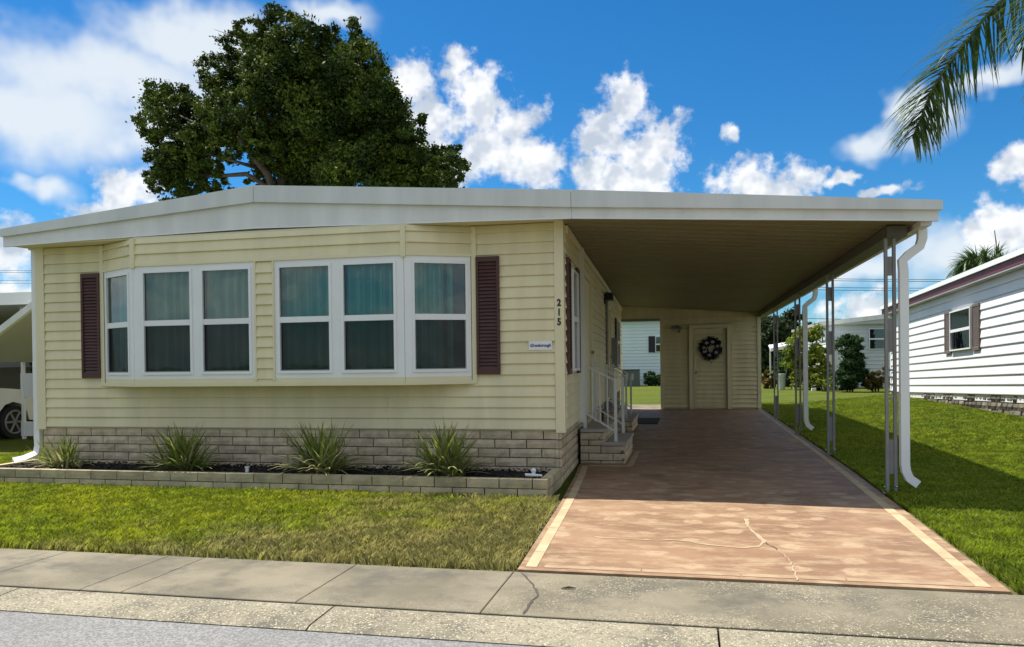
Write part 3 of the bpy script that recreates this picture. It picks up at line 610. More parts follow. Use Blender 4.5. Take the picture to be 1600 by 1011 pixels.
def wreath_part(n, size, mat, name, seed):
    g = np.random.default_rng(seed); a = g.random(n)*2*math.pi; rr = .235+g.normal(size=n)*.05; p = np.stack([2.1+rr*np.cos(a), SY-.07+g.normal(size=n)*.03, 1.8+rr*np.sin(a)], 1)
    d = g.normal(size=(n, 3)); d /= np.linalg.norm(d, axis=1)[:, None]; e = np.cross(d, g.normal(size=(n, 3))); e /= np.linalg.norm(e, axis=1)[:, None]; s = size*(.6+.8*g.random(n))[:, None]
    me = np_mesh(name, np.stack([p-d*s, p+e*s*.5, p+d*s, p-e*s*.5], 1), 4, mat); place(name, me, wr)
wreath_part(700, .055, 'wreath_dark', 'foliage', 1)
for i, a in enumerate((.3, 1.3, 2.2, 3.0, 3.6, 4.5, 5.6)):
    MB().ball((2.1+.2*math.cos(a), SY-.12, 1.8+.2*math.sin(a)), (.06, .03, .05), 7, 4).build('bloom', 'wreath_pale', wr)

# ------------------------------------------------------------------ entry steps with railings
STB = [block_mesh('block', .34, .098, .08, 'split_block', 20+s, .006) for s in range(4)]
def steps(name, y0, y1, xl, x1, x2, z1, z2, label, rails):
    t = thing(name, ((xl+x2)/2, y0, 0), label, 'steps', 'block entry steps beside the house')
    MB().box(xl, x2-.02, y0+.02, y1, 0, z1-.05).build('core', 'mortar', t); MB().box(xl, x1-.02, y0+.02, y1, z1-.05, z2-.05).build('core', 'mortar', t)
    def face(p, d, L, zt, zb):
        z = zt; c = 0; p = Vector(p); d = Vector(d)
        while z-zb > .03:
            h = min(.104, z-zb); s = -.17*(c % 2)-.05
            while s < L-.01:
                a, e = max(0, s), min(s+.34, L)
                if e-a > .03: place('block', random.choice(STB), t, loc=p+d*a+Vector((0, 0, z-h)), rot=(0, 0, math.atan2(d.y, d.x)), scale=((e-a-.013)/.34, 1, (h-.012)/.098))
                s += .34
            z -= h; c += 1
    face((xl, y0, 0), (1, 0, 0), x2-xl, z1-.045, .012); face((xl, y0, 0), (1, 0, 0), x1-xl, z2-.045, z1-.045)
    face((x2, y0, 0), (0, 1, 0), y1-y0, z1-.045, .012); face((x1, y0, 0), (0, 1, 0), y1-y0, z2-.045, z1)
    MB().box(x1-.03, x2+.025, y0-.02, y1, z1-.045, z1).build('tread', 'step_cap', t); MB().box(xl, x1+.022, y0-.018, y1, z2-.045, z2).build('tread', 'step_cap', t)
    for y in rails:
        r = MB(); xo, xi = x2-.13, xl+.05; to, ti = z1+.86, z2+.9
        r.box(xo-.02, xo+.02, y-.02, y+.02, z1, to+.03); r = r.build('railing', 'white_old', t)
        MB().box(xi-.022, xi+.022, y-.02, y+.02, z2, ti+.03).build('railing_post', 'white_old', r)
        for z_a, z_b in ((ti, to), (ti-.68, to-.72)): MB().extr([(xi, y-.014, z_a-.012), (xi, y+.014, z_a-.012), (xi, y+.014, z_a+.012), (xi, y-.014, z_a+.012)], [(xo, y-.014, z_b-.012), (xo, y+.014, z_b-.012), (xo, y+.014, z_b+.012), (xo, y-.014, z_b+.012)]).build('rail', 'white_old', r)
        for k_ in ((1, 2, 3) if y == rails[0] else ()): f = k_/4; x = xi+(xo-xi)*f; zt = ti+(to-ti)*f; MB().box(x-.007, x+.007, y-.007, y+.007, zt-.7, zt).build('baluster', 'white_old', r)
steps('entry_steps', 1.85, 3.45, -.06, .27, .555, .31, .495, 'pale block entry steps with white railing nearest the house number corner', (1.98, 3.3))
steps('entry_steps', 6.75, 8.6, -.24, .06, .33, .28, .46, 'pale block steps farther back under the carport near the shed', (7.0, 8.4))
mt = MB().box(.15, .75, 9.0, 10.8, .014, .03); mt.build('door_mat', 'rubber', None, base=(.45, 9.9, .014), label='dark door mat lying on the drive past the far steps', cat='mat')

# ------------------------------------------------------------------ raised planter bed
PY = -1.07; PX0 = -7.36; PX1 = -.02
nx, ny = 150, 22; vs = []; fs = []; g = np.random.default_rng(5)
for j in range(ny+1):
    for i in range(nx+1): vs.append((PX0+.1+(PX1-PX0-.2)*i/nx, PY+.09+(.03-PY-.09)*j/ny, .135+.03*math.sin(math.pi*j/ny)+g.normal()*.009))
for j in range(ny):
    for i in range(nx): k_ = j*(nx+1)+i; fs.append((k_, k_+1, k_+nx+2, k_+nx+1))
mu = MB().add(vs, fs).build('mulch_bed', 'mulch', kind='structure')
n = 5000; g = np.random.default_rng(8); p = np.stack([g.uniform(PX0+.12, PX1-.12, n), g.uniform(PY+.12, -.02, n), .155+g.random(n)*.03], 1); d = g.normal(size=(n, 3))*[1, 1, .35]; d /= np.linalg.norm(d, axis=1)[:, None]; e = np.cross(d, g.normal(size=(n, 3))); e /= np.linalg.norm(e, axis=1)[:, None]; s = .012+.02*g.random(n)[:, None]
mch = place('mulch_chips', np_mesh('mulch_chips', np.stack([p-d*s, p+e*s*.35, p+d*s, p-e*s*.35], 1), 4, 'mulch'), mu, kind='stuff')
plw = thing('planter_wall', (-3.6, PY, 0), 'low two course block wall edging the front planting bed', 'planter')
PLB = [block_mesh('block', .348, .098, .095, 'planter_block', 40+s, .005) for s in range(5)]
courses((PX0, PY, 0), (1, 0, 0), PX1-PX0, .214, 2, PLB, .36, .107, plw, 'block', 9)
courses((PX1, PY+.1, 0), (0, 1, 0), .86, .214, 2, PLB, .36, .107, plw, 'block', 10)
courses((PX0, -.02, 0), (0, -1, 0), .86, .205, 2, PLB, .36, .107, plw, 'block', 11)

def flax(x, y, h, n, spread, label, seed, cream=.45, lean=(-.1, -.1)):
    g = random.Random(seed); t = thing('flax_lily', (x, y, .15), label, 'plant', 'strappy plants in the front bed'); A = MB(); B_ = MB()
    for i in range(n):
        a = g.uniform(0, 2*math.pi); low = g.random() < .55; L = h*(g.uniform(.55, .95) if low else g.uniform(.8, 1.15)); el = R(g.uniform(30, 68)) if low else R(g.uniform(55, 86)); curl = R(g.uniform(25, 85)) if low else R(g.uniform(5, 30))
        dirx, diry = math.cos(a), math.sin(a); w = g.uniform(.014, .026); p = Vector((x+g.gauss(0, .06*spread), y+g.gauss(0, .05), .15)); pts = []; th = el
        for s_ in range(7):
            pts.append(p.copy()); p = p+Vector((math.cos(th)*dirx*spread+lean[0]*.12, math.cos(th)*diry*spread+lean[1]*.12, math.sin(th)))*(L/6); th -= curl/6
            p.z = max(p.z, .17); p.y = min(p.y, -.03)
        sd = Vector((-diry, dirx, 0)); vs = []; fs = []
        for k_, q in enumerate(pts):
            ww = w*(1-(k_/6)**1.8*.94)*(.6+.4*min(1, k_)); vs += [tuple(q-sd*ww), tuple(q+Vector((0, 0, -.3*ww))), tuple(q+sd*ww)]
        for k_ in range(6):
            for m2 in (0, 1): fs.append((3*k_+m2, 3*k_+m2+1, 3*k_+m2+4, 3*k_+m2+3))
        (B_ if (low and diry < .3 and g.random() < cream*1.25) or g.random() < .06 else A).add(vs, fs)
    A.build('green_leaves', 'flax_green', t); B_.build('variegated_leaves', 'flax_cream', t)
flax(-6.36, -.64, .42, 120, 1.3, 'short cream striped strappy plant at the downspout end of the bed', 1, .8)
flax(-4.60, -.66, .56, 210, 1.4, 'broad dark green strappy plant below the left windows', 2, .22, (-.3, -.2))
flax(-2.74, -.70, .62, 200, 1.3, 'tall strappy plant with cream lower leaves below the middle windows', 3, .6, (-.3, -.3))
flax(-1.24, -.70, .62, 200, 1.35, 'tall strappy plant with striped leaves below the right shutter', 4, .55)
for x, y, lab in ((-3.72, -.72, 'short white pipe stub in the mulch below the middle windows'), (-.26, -.62, 'small white pipe fitting in the mulch at the drive end')):
    pp = MB().tube([(x, y, .12), (x, y, .225)], .022, 10)
    if x > -1: pp.tube([(x-.09, y-.02, .19), (x+.1, y-.02, .18)], .018, 8); pp.ball((x, y, .235), .03, 8, 6)
    else: pp.tube([(x, y, .225), (x, y, .24)], .028, 10)
    pp.build('pipe_stub', 'pvc', None, base=(x, y, .12), label=lab, cat='pipe')

# ------------------------------------------------------------------ lawn blades
def gz(x, y): t = np.clip((x-5.0)/2.95, 0, 1.6); return t*np.interp(y, [-3.9, 19], [.2, .3])
def grass(name, x0, x1, y0, y1, n, hmin, hmax, w, keep, label, seed):
    g = np.random.default_rng(seed); x = g.uniform(x0, x1, n); y = g.uniform(y0, y1, n); k_ = keep(x, y); x, y = x[k_], y[k_]; n = len(x)
    def vn(cell, sd):
        G = np.random.default_rng(sd).random((256, 256)); fx, fy = (x/cell) % 255, (y/cell) % 255; ix, iy = fx.astype(int), fy.astype(int); u, v = fx-ix, fy-iy; u = u*u*(3-2*u); v = v*v*(3-2*v)
        return G[ix, iy]*(1-u)*(1-v)+G[ix+1, iy]*u*(1-v)+G[ix, iy+1]*(1-u)*v+G[ix+1, iy+1]*u*v
    tuft = vn(.09, seed+5)*.6+vn(.35, seed+9)*.4; kk = g.random(n) < .6+.6*tuft; x, y, tuft = x[kk], y[kk], tuft[kk]; n = len(x)
    h = g.uniform(hmin, hmax, n)*(.72+.55*tuft); a = vn(.14, seed+2)*9+g.normal(size=n)*.9; ln = g.uniform(.15, 1.0, n)*h; px, py = np.cos(a), np.sin(a); wv_ = w*(.6+.8*g.random(n)); wx, wy = -py*wv_, px*wv_
    g0 = np.where(x > 5, gz(x, y), 0.); z0 = g0-.015; bx, by = x+px*ln*.3, y+py*ln*.3; tx, ty = x+px*ln, y+py*ln
    q = np.stack([np.stack([x-wx, y-wy, z0], 1), np.stack([x+wx, y+wy, z0], 1), np.stack([tx, ty, g0+h], 1), np.stack([bx-wx, by-wy, g0+h*.65], 1)], 1)
    me = np_mesh(name, q, 5, 'grass'); return place(name, me, None, label=label, cat='grass', kind='stuff')
front = lambda x, y: (y > SB+.015) & (x < np.interp(y, [-3.93, -1.15, 0], [.235, .10, .02])) & ~((x > PX0-.02) & (y > PY-.03)) & ~((x > -7.4) & (y > -.1))
grass('front_grass', -9.5, .3, SB, 4, 520000, .03, .065, .0036, lambda x, y: front(x, y) & ((y < -.4) | (x < -7.4)) & (rng.random(len(x)) < np.where(x > -2.6, .8, 1.)), 'front lawn, lush at the left and dry toward the drive', 1)
rightk = lambda x, y: (x > np.interp(y, [-3.93, -1.5, 1.5, 15], [3.36, 3.42, 3.49, 3.6])) & (x < 7.75)
grass('side_grass', 3.3, 7.8, SB+.01, 3.5, 380000, .03, .06, .0040, rightk, 'lush green lawn right of the carport beside the drive', 2)
grass('side_grass', 3.3, 7.8, 3.5, 18, 260000, .03, .065, .0075, rightk, 'green lawn stretching back along the white neighbouring house', 3)
MB().add([(-9.5, SB+.002, -.008), (.24, SB+.002, -.008), (.12, -1.1, -.008), (-.05, -.95, -.008), (-9.5, -.95, -.008)], [(0, 1, 2, 3, 4)]).build('lawn_soil', 'soil', kind='structure')
MB().add([(3.33, SB+.002, -.008), (8, SB+.002, -.008), (8, 12, -.008), (3.57, 12, -.008), (3.46, 1.5, -.008)], [(0, 1, 2, 3, 4)]).build('lawn_soil', 'soil', kind='structure')

# ------------------------------------------------------------------ big tree behind the house
def tree(name, loc, blobs, limbs, n, size, mat, label, seed, group=None, cat='tree'):
    t = thing(name, loc, label, cat, group); lm_ = MB()
    for pts, r0, r1 in limbs: lm_.tube(pts, [.62*(r0+(r1-r0)*i/(len(pts)-1)) for i in range(len(pts))], 8)
    lm_.build('trunk', 'bark', t, smooth=True); me = leaves(blobs, n, size, seed, mat); place('crown', me, t); return t
TY = 19.0
lob = [(265, 170, 42), (245, 195, 28), (300, 185, 40), (262, 255, 32), (255, 285, 25), (300, 230, 34), (345, 115, 34), (375, 80, 30), (372, 150, 45), (390, 45, 22), (440, 45, 36), (470, 75, 45), (430, 105, 48), (540, 65, 38), (560, 110, 46), (520, 130, 55), (578, 150, 36), (480, 165, 60), (420, 175, 50), (350, 215, 40), (600, 200, 48), (560, 220, 62), (500, 245, 62), (655, 182, 15), (640, 225, 28), (655, 255, 40), (620, 265, 50), (700, 265, 30), (705, 240, 16), (440, 250, 46), (330, 285, 22), (410, 225, 30), (460, 285, 40), (560, 285, 60), (680, 285, 40), (355, 293, 20), (400, 291, 16), (298, 268, 32), (330, 255, 20), (610, 235, 45), (590, 165, 42), (300, 295, 25), (280, 238, 40), (322, 272, 26), (268, 290, 30), (345, 262, 18), (360, 185, 45), (450, 130, 60), (520, 190, 70), (400, 205, 36), (640, 285, 45)]
bl = []
for i, (x, y, r) in enumerate(lob):
    yy = TY+random.uniform(-2.2, 2.2); p = at(x, y, yy); rr = r*(yy+9.23)*1.06/FPX; bl.append((p.x, p.y, p.z, rr*.95, rr*1.2, rr*.95))
tb = at(440, 300, TY); T0 = Vector((tb.x, TY, 0))
def lp(x, y, dy=0): return at(x, y, TY+dy)
limbs = [([T0, T0+Vector((.1, 0, 3)), T0+Vector((0, 0, 6)), lp(440, 260), lp(455, 170), lp(470, 90)], .55, .08),
         ([T0+Vector((0, 0, 5.5)), lp(420, 275, -1), lp(372, 215, -1.5), lp(330, 205, -2), lp(280, 180, -1.5)], .3, .05),
         ([T0+Vector((0, 0, 5)), lp(415, 290, -1), lp(385, 272, -1.5), lp(340, 275, -1.5), lp(270, 270, -1)], .24, .05),
         ([lp(400, 262, -1), lp(360, 250, -1.8), lp(320, 240, -2)], .12, .04),
         ([T0+Vector((0, 0, 5.5)), lp(500, 250, 1), lp(560, 190, 1), lp(575, 120, 1)], .3, .05), ([T0+Vector((0, 0, 5)), lp(540, 275, 0), lp(620, 245, 0), lp(690, 255, 0)], .26, .05),
         ([lp(430, 220), lp(400, 160, -1.5), lp(380, 110, -1.5)], .16, .04), ([lp(455, 180), lp(520, 130, -1), lp(545, 80, -1)], .15, .04), ([lp(375, 60, -1), lp(352, 52, -1), lp(335, 46, -1)], .03, .01)]
tree('oak_tree', T0, bl, limbs, 300000, .14, 'oak_leaf', 'huge dark spreading tree rising behind the cream house roof', 21)

# ------------------------------------------------------------------ palms
def frond(mb, rac, pts, L, seed, n=110, w=.013, hang=.75):
    g = random.Random(seed); P = [Vector(p) for p in pts]; seg = []
    for i in range(n):
        f = i/(n-1)*(len(P)-1); k_ = min(int(f), len(P)-2); u = f-k_
        p0, p1, p2, p3 = P[max(k_-1, 0)], P[k_], P[k_+1], P[min(k_+2, len(P)-1)]
        q = .5*((2*p1)+(-p0+p2)*u+(2*p0-5*p1+4*p2-p3)*u*u+(-p0+3*p1-3*p2+p3)*u**3); seg.append(q)
    rac.tube(seg[::4]+[seg[-1]], [.022*(1-i/(len(seg[::4])))+.003 for i in range(len(seg[::4])+1)], 6)
    for i, q in enumerate(seg):
        t = (seg[min(i+1, n-1)]-seg[max(i-1, 0)]).normalized(); f = i/(n-1); side = t.cross(Vector((0, 0, 1))).normalized(); upv = side.cross(t)
        ll = L*(.45+1.1*math.sin(math.pi*min(1, f*.8+.16)))*.72
        for sg_ in (-1, 1):
            for _ in range(2 if f < .9 else 1):
                d = (t*g.uniform(.45, .9)+side*g.uniform(-.7, .7)+upv*sg_*g.uniform(.45, 1.0)).normalized(); p = q.copy(); vs = []; l2 = ll*g.uniform(.75, 1.15); ww = w*g.uniform(.7, 1.2); nn = d.cross(Vector((g.uniform(-.4, .4), g.uniform(-.4, .4), 1))).normalized()
                for s_ in range(5):
                    e = ww*(1-(s_/4)**2*.9); vs += [tuple(p-nn*e), tuple(p+nn*e)]; d = (d+Vector((0, 0, -hang*.28))).normalized(); p = p+d*(l2/4)
                mb.add(vs, [(2*k_, 2*k_+1, 2*k_+3, 2*k_+2) for k_ in range(4)])
PB = Vector((6.75, 1.6, 0)); PTOP = Vector((6.6, 1.55, 6.0))
pt = thing('palm_tree', PB, 'palm by the street whose drooping frond hangs in at the upper right', 'palm')
MB().tube([PB, (6.72, 1.6, 2), (6.65, 1.57, 4), PTOP], [.17, .14, .12, .13], 12).build('trunk', 'bark', pt, smooth=True)
def palm_fronds(t, top, specs, L, n=110, w=.013):
    for i, pts in enumerate(specs):
        lv = MB(); rc = MB(); frond(lv, rc, pts, L, 100+i, n, w); f_ = rc.build('frond_stalk', 'flax_green', t); lv.build('leaflets', 'palm_leaf', f_)
fr1 = [PTOP, at(1660, -70, 1.5), at(1568, -2, 1.5), at(1497, 80, 1.5), at(1458, 138, 1.5), at(1438, 185, 1.5), at(1426, 214, 1.5)]
fr2 = [PTOP, at(1700, -40, 1.2), at(1665, -20, 1.1), at(1625, 20, 1.0), at(1600, 75, .95)]
sp_ = [fr1, fr2]
for i in range(9):
    a = -2.2+i*.62
    if abs(math.cos(a)) > .8 and math.cos(a) < 0: continue
    d = Vector((math.cos(a), math.sin(a), 0)); sp_.append([PTOP, PTOP+d*.7+Vector((0, 0, .55)), PTOP+d*1.6+Vector((0, 0, .6)), PTOP+d*2.4+Vector((0, 0, 0)), PTOP+d*2.9+Vector((0, 0, -.9))] if d.x > -.3 else [PTOP, PTOP+d*.3+Vector((0, 0, .9)), PTOP+d*.5+Vector((0, 0, 1.8)), PTOP+d*.7+Vector((0, 0, 2.4))])
palm_fronds(pt, PTOP, sp_, .72, 115, .0125)
pc = at(1545, 425, 24); p2 = thing('palm_tree', (pc.x, 24, 0), 'distant palm crown showing above the white neighbouring roof', 'palm')
MB().tube([(pc.x, 24, 0), (pc.x+.1, 24, 2), tuple(pc)], [.2, .17, .15], 10).build('trunk', 'bark', p2, smooth=True)
sp_ = []
for i in range(16):
    a = i*2.4; d = Vector((math.cos(a), math.sin(a), 0)); up_ = .35+.55*((i*7) % 5)/4; sp_.append([pc, pc+d*.5+Vector((0, 0, .45*up_+.1)), pc+d*.95+Vector((0, 0, .6*up_)), pc+d*1.2+Vector((0, 0, -.1)), pc+d*1.25+Vector((0, 0, -.8))])
palm_fronds(p2, pc, sp_, .55, 45, .022)

# ------------------------------------------------------------------ white neighbour to the right
def lap_wall(fr, L, z0, n, c, mat, parent, one=True, name='siding_plank', xs=None):
    prof = [(0, 0), (.028, 0), (.030, .012), (.004, c-.001), (0, c-.001)]
    if one:
        for k_ in range(n): MB(fr=fr).extr([(0, d, z0+k_*c+z) for d, z in prof], [(L, d, z0+k_*c+z) for d, z in prof]).build(name, mat, parent)
    else:
        mb = MB(fr=fr)
        for k_ in range(n): mb.extr([(0, d, z0+k_*c+z) for d, z in prof], [(L, d, z0+k_*c+z) for d, z in prof])
        mb.build('siding', mat, parent)
nb = thing('neighbour_house', (10.5, 11, 0), 'white sided mobile home with maroon roof trim and brown shutters right of the carport', 'house')
TL = .031                             # its pad rises slightly toward the street
def nf(s, d, z): return Vector((7.93-d, 18.6-s, z+.0+s*TL))
lap_wall(nf, 17.5, .36, 12, .211, 'white_siding', nb)
MB(fr=nf).box(0, 17.5, -5, -.01, .2, 2.9).build('wall', 'white_siding', nb)
MB(fr=nf).box(-.06, .05, -.03, .035, .3, 2.9).build('corner_trim', 'white', nb)
MB(fr=nf).box(-.25, 17.6, -5.2, .22, 2.86, 2.90).build('soffit', 'grey_roof', nb)
MB(fr=nf).box(-.25, 17.6, .19, .23, 2.90, 3.05).build('fascia_board', 'maroon', nb)
MB(fr=nf).box(-.27, 17.6, .20, .28, 3.05, 3.16).build('gutter', 'white', nb)
MB(fr=nf).extr([(-.3, .26, 3.161), (-.3, -5.2, 3.161), (-.3, -2.5, 3.45)], [(17.6, .26, 3.161), (17.6, -5.2, 3.161), (17.6, -2.5, 3.45)]).build('roof', 'roof_metal', nb)
window(nf, 6.15, 7.55, 1.44, 2.36, 1.9, nb, curtain=False, screen=False, d0=-.04, lift=.065, back='dark_glass')
nfs = lambda s, d, z: nf(s, .026+d, z)
shutter(nfs, 5.62, 6.08, 1.36, 2.42, nb, 'shutter_brown', 22); shutter(nfs, 7.62, 8.06, 1.36, 2.42, nb, 'shutter_brown', 22)
MB(fr=nf).box(0, 17.5, -.1, -.05, -.9, .36).build('skirt_backing', 'mortar', nb)
SKS = [block_mesh('skirt_stone', .33, .15, .07, 'stone_skirt', 60+s, .02) for s in range(5)]
g = random.Random(5)
for c in range(4):
    s = -.1*(c % 2)
    while s < 17.2:
        L = g.uniform(.22, .38); p = nf(s, -.02+g.uniform(-.015, .02), .345-(c+1)*.155)
        if p.z > -.15: place('skirt_stone', g.choice(SKS), nb, loc=p, rot=(0, 0, -math.pi/2), scale=(L/.34, 1, 1))
        s += L
rk = [(1482, 629), (1496, 632), (1520, 638), (1551, 643)]
for i, (x, y) in enumerate(rk):
    d = ray(x, y); p = CAM+d*((.12-CAM.z)/d.z)
    MB().ball(p, (.12, .1, .07), 7, 5).build('garden_rock', 'pvc' if i < 2 else 'stone_skirt', None, base=(p.x, p.y, p.z-.06), label=['pale rock at the far end of the white house skirting', 'second pale rock along the white house skirting', 'tan rock in the middle of the white house skirting row', 'tan rock nearest the street along the white house skirting'][i], cat='rock', group='rocks along the neighbour skirting')
mb = MB()                             # the lawn banks up to the neighbour
mb.add([(5.0, -3.9, -.006), (7.95, -3.9, .19), (7.95, 19, .29), (5.0, 19, -.006), (12.5, 19, .29), (12.5, -3.9, .19)], [(0, 1, 2, 3), (1, 5, 4, 2)]); mb.build('lawn_bank', 'soil', kind='structure')

# ------------------------------------------------------------------ houses and shrubs at the back
def simple_house(name, label, x0, x1, y0, y1, z1, roof, mat, rmat, wins, slope=.4, over=.3, c=.2):
    t = thing(name, ((x0+x1)/2, y0, 0), label, 'house'); fr = lambda s, d, z: Vector((x0+s, y0-d, z))
    MB().box(x0, x1, y0+.01, y1, -.2, z1).build('wall', mat, t); lap_wall(fr, x1-x0, .35, int((z1-.4)/c), c, mat, t, one=False)
    frl = lambda s, d, z: Vector((x0-d, y1-s, z)); lap_wall(frl, y1-y0, .35, int((z1-.4)/c), c, mat, t, one=False)
    xm = (x0+x1)/2; r = MB(); r.extr([(x0-over, y0-over, z1), (xm, y0-over, z1+slope), (x1+over, y0-over, z1), (x1+over, y0-over, z1-.14), (x0-over, y0-over, z1-.14)], [(x0-over, y1+over, z1), (xm, y1+over, z1+slope), (x1+over, y1+over, z1), (x1+over, y1+over, z1-.14), (x0-over, y1+over, z1-.14)]); r.build('roof', rmat, t)
    fas = MB(); 
    for a, b_ in (((x0-over, z1), (xm, z1+slope)), ((xm, z1+slope), (x1+over, z1))): fas.extr([(a[0], y0-over-.03, a[1]-.2), (a[0], y0-over-.004, a[1]-.2), (a[0], y0-over-.004, a[1]+.02), (a[0], y0-over-.03, a[1]+.02)], [(b_[0], y0-over-.03, b_[1]-.2), (b_[0], y0-over-.004, b_[1]-.2), (b_[0], y0-over-.004, b_[1]+.02), (b_[0], y0-over-.03, b_[1]+.02)])
    fas.build('fascia_board', 'white_old', t)
    for (a, c_, za, zb, sh) in wins:
        window(fr, a-x0, c_-x0, za, zb, (za+zb)/2, t, curtain=False, screen=False, d0=-.04, lift=.065, back='dark_glass')
        if sh: shutter(lambda s, d, z: fr(s, .03+d, z), a-x0-.45, a-x0-.06, za-.05, zb+.05, t, 'black', 14)
    return t
simple_house('back_house', 'pale blue sided house seen through the gap beside the shed', -9, 1.8, 40, 50, 4.1, 0, 'blue_siding', 'grey_roof', [(-.42, .6, 2.05, 2.95, True), (-5, -3.8, 2.05, 2.95, True)], .8)
simple_house('back_house', 'grey sided house with low grey roof behind the columnar bush', 8.3, 17, 34, 44, 3.35, 0, 'grey_siding', 'grey_roof', [(10.5, 11.4, 1.95, 2.95, False)], .45)
wa = thing('white_annex', (8.3, 31.5, 0), 'bright white sided addition behind the yellow green bush', 'house')
MB().box(8.15, 9.2, 32.2, 34, 0, 2.4).build('wall', 'white_siding', wa); lap_wall(lambda s, d, z: Vector((8.14-d, 33.9-s, z)), 1.7, .2, 11, .2, 'white_siding', wa, one=False); MB().box(8.05, 9.3, 32.1, 34, 2.4, 2.5).build('roof', 'white', wa)
def bush(name, x, y, Y, blobs_px, n, size, mat, label, cat='shrub', trunk=True, seed=1, group=None):
    bl = []
    for (px, py, rx, ry) in blobs_px:
        p = at(px, py, Y); s = (Y+9.23)/FPX; bl.append((p.x, p.y, p.z, rx*s, rx*s, ry*s))
    b0 = at(x, y, Y); t = thing(name, (b0.x, Y, 0), label, cat, group)
    mb = MB(); c = Vector(bl[0][:3]); r = .04 if c.z < 3 else .12
    for k_ in range(3): mb.tube([(b0.x+.1*(k_-1), Y, -.05), (b0.x+(c.x-b0.x)*.5+.15*(k_-1), Y, c.z*.5), (c.x+.3*(k_-1), Y+.1*k_, c.z)], [r, r*.7, r*.3], 6)
    mb.build('stems', 'bark', t); place('crown', leaves(bl, n, size, seed, mat, shell=.3), t); return t
bush('lime_bush', 1262, 606, 31, [(1262, 545, 24, 38), (1250, 570, 22, 30), (1275, 575, 18, 28), (1258, 520, 14, 18), (1262, 595, 26, 14)], 12000, .17, 'lime_leaf', 'tall yellow green bush behind the carport posts', seed=31)
bush('column_bush', 1328, 606, 28, [(1328, 560, 19, 36), (1326, 588, 21, 20), (1330, 535, 14, 14), (1320, 600, 18, 8), (1338, 570, 14, 24)], 16000, .12, 'dark_leaf', 'dense dark green columnar bush before the grey house', seed=32)
bush('croton_bush', 1368, 606, 28, [(1368, 595, 19, 12), (1378, 588, 10, 12), (1358, 600, 12, 7)], 5000, .12, 'croton_leaf', 'low reddish croton bush below the grey house window', seed=33)
bush('low_shrub', 1290, 608, 29, [(1285, 594, 16, 12), (1300, 598, 10, 9)], 2500, .12, 'lime_leaf', 'low leafy shrub at the foot of the tall yellow green bush', seed=34)
bush('red_shrub', 1200, 606, 33, [(1202, 592, 12, 14), (1206, 600, 10, 7)], 3000, .13, 'croton_leaf', 'reddish shrub at the edge of the shed corner trim', seed=35)
bush('green_shrub', 1222, 606, 36, [(1225, 575, 16, 24), (1238, 588, 14, 18)], 6000, .15, 'dark_leaf', 'green shrub beyond the grey bin', seed=36)
bush('hedge_shrub', 1020, 602, 38.5, [(1018, 591, 11, 11), (1028, 594, 9, 8)], 5000, .13, 'dark_leaf', 'rounded shrub beside the air conditioner behind the shed gap', seed=37)
for i, (px, py, rx, ry, Y) in enumerate(((1205, 545, 28, 45, 48), (1235, 525, 26, 34, 55), (1265, 535, 25, 30, 60), (1180, 535, 30, 40, 52))):
    bush('far_tree', px, 600, Y, [(px, py, rx, ry), (px-rx*.5, py+ry*.4, rx*.7, ry*.6), (px+rx*.5, py+ry*.3, rx*.7, ry*.6)], 7000, .3, 'far_leaf', ['dark leafy tree just right of the shed, nearest of the far trees', 'far dark tree rising left of the middle carport post', 'far tree crown behind the yellow green bush', 'far tree mostly hidden behind the storage shed'][i], 'tree', seed=50+i, group='trees beyond the back yard')
bn = at(1221, 607, 31); b_ = MB(); b_.tube([(bn.x, 31, 0), (bn.x, 31, .1), (bn.x, 31, .72), (bn.x, 31, .78)], [.17, .17, .2, .19], 14); b_.build('garden_bin', 'bin_grey', None, base=(bn.x, 31, 0), label='pale grey green bin on the lawn by the thinnest far post', cat='bin')
pp = at(1241, 607, 31); MB().tube([(pp.x, 31, 0), (pp.x, 31, .75), (pp.x+.03, 31, .8)], [.06, .06, .05], 8).build('white_bollard', 'pvc', None, base=(pp.x, 31, 0), label='short white post on the lawn beside the dark covered grill', cat='post')
gr = at(1238, 600, 32); q = thing('covered_grill', (gr.x, 32, 0), 'dark covered grill behind the short white post', 'grill'); MB().extr([(gr.x-.4, 31.7, .3), (gr.x+.4, 31.7, .3), (gr.x+.4, 32.2, .3), (gr.x-.4, 32.2, .3)], [(gr.x-.25, 31.8, 1.05), (gr.x+.25, 31.8, 1.05), (gr.x+.25, 32.1, 1.05), (gr.x-.25, 32.1, 1.05)]).build('cover', 'black', q); MB().tube([(gr.x, 32, 0), (gr.x, 32, .3)], .05).build('stand', 'black', q)
for i, x in enumerate((1275, 1282)):
    p = at(x, 605, 29.5); q = thing('garden_edging', (p.x, 29.5, 0), ['pale edging stone left of the middle double post', 'pale edging stone right beside the low leafy shrub'][i], 'stone'); MB().box(p.x-.2, p.x+.2, 29.4, 29.6, -.02, .12).build('stone', 'pvc', q)
aw = at(1228, 545, 40); q = thing('white_awning', (aw.x, 40, 0), 'small white awning among the trees right of the shed', 'awning'); MB().extr([(aw.x-.9, 39.5, 1.95), (aw.x+.9, 39.5, 2.25), (aw.x+.9, 41, 2.6), (aw.x-.9, 41, 2.3)], [(aw.x-.9, 39.5, 2.15), (aw.x+.9, 39.5, 2.45), (aw.x+.9, 41, 2.65), (aw.x-.9, 41, 2.35)]).build('canopy', 'white', q)
for sx in (-.8, .8): MB().box(aw.x+sx-.04, aw.x+sx+.04, 40.9, 40.98, 0, 2.4).build('post', 'white', q)
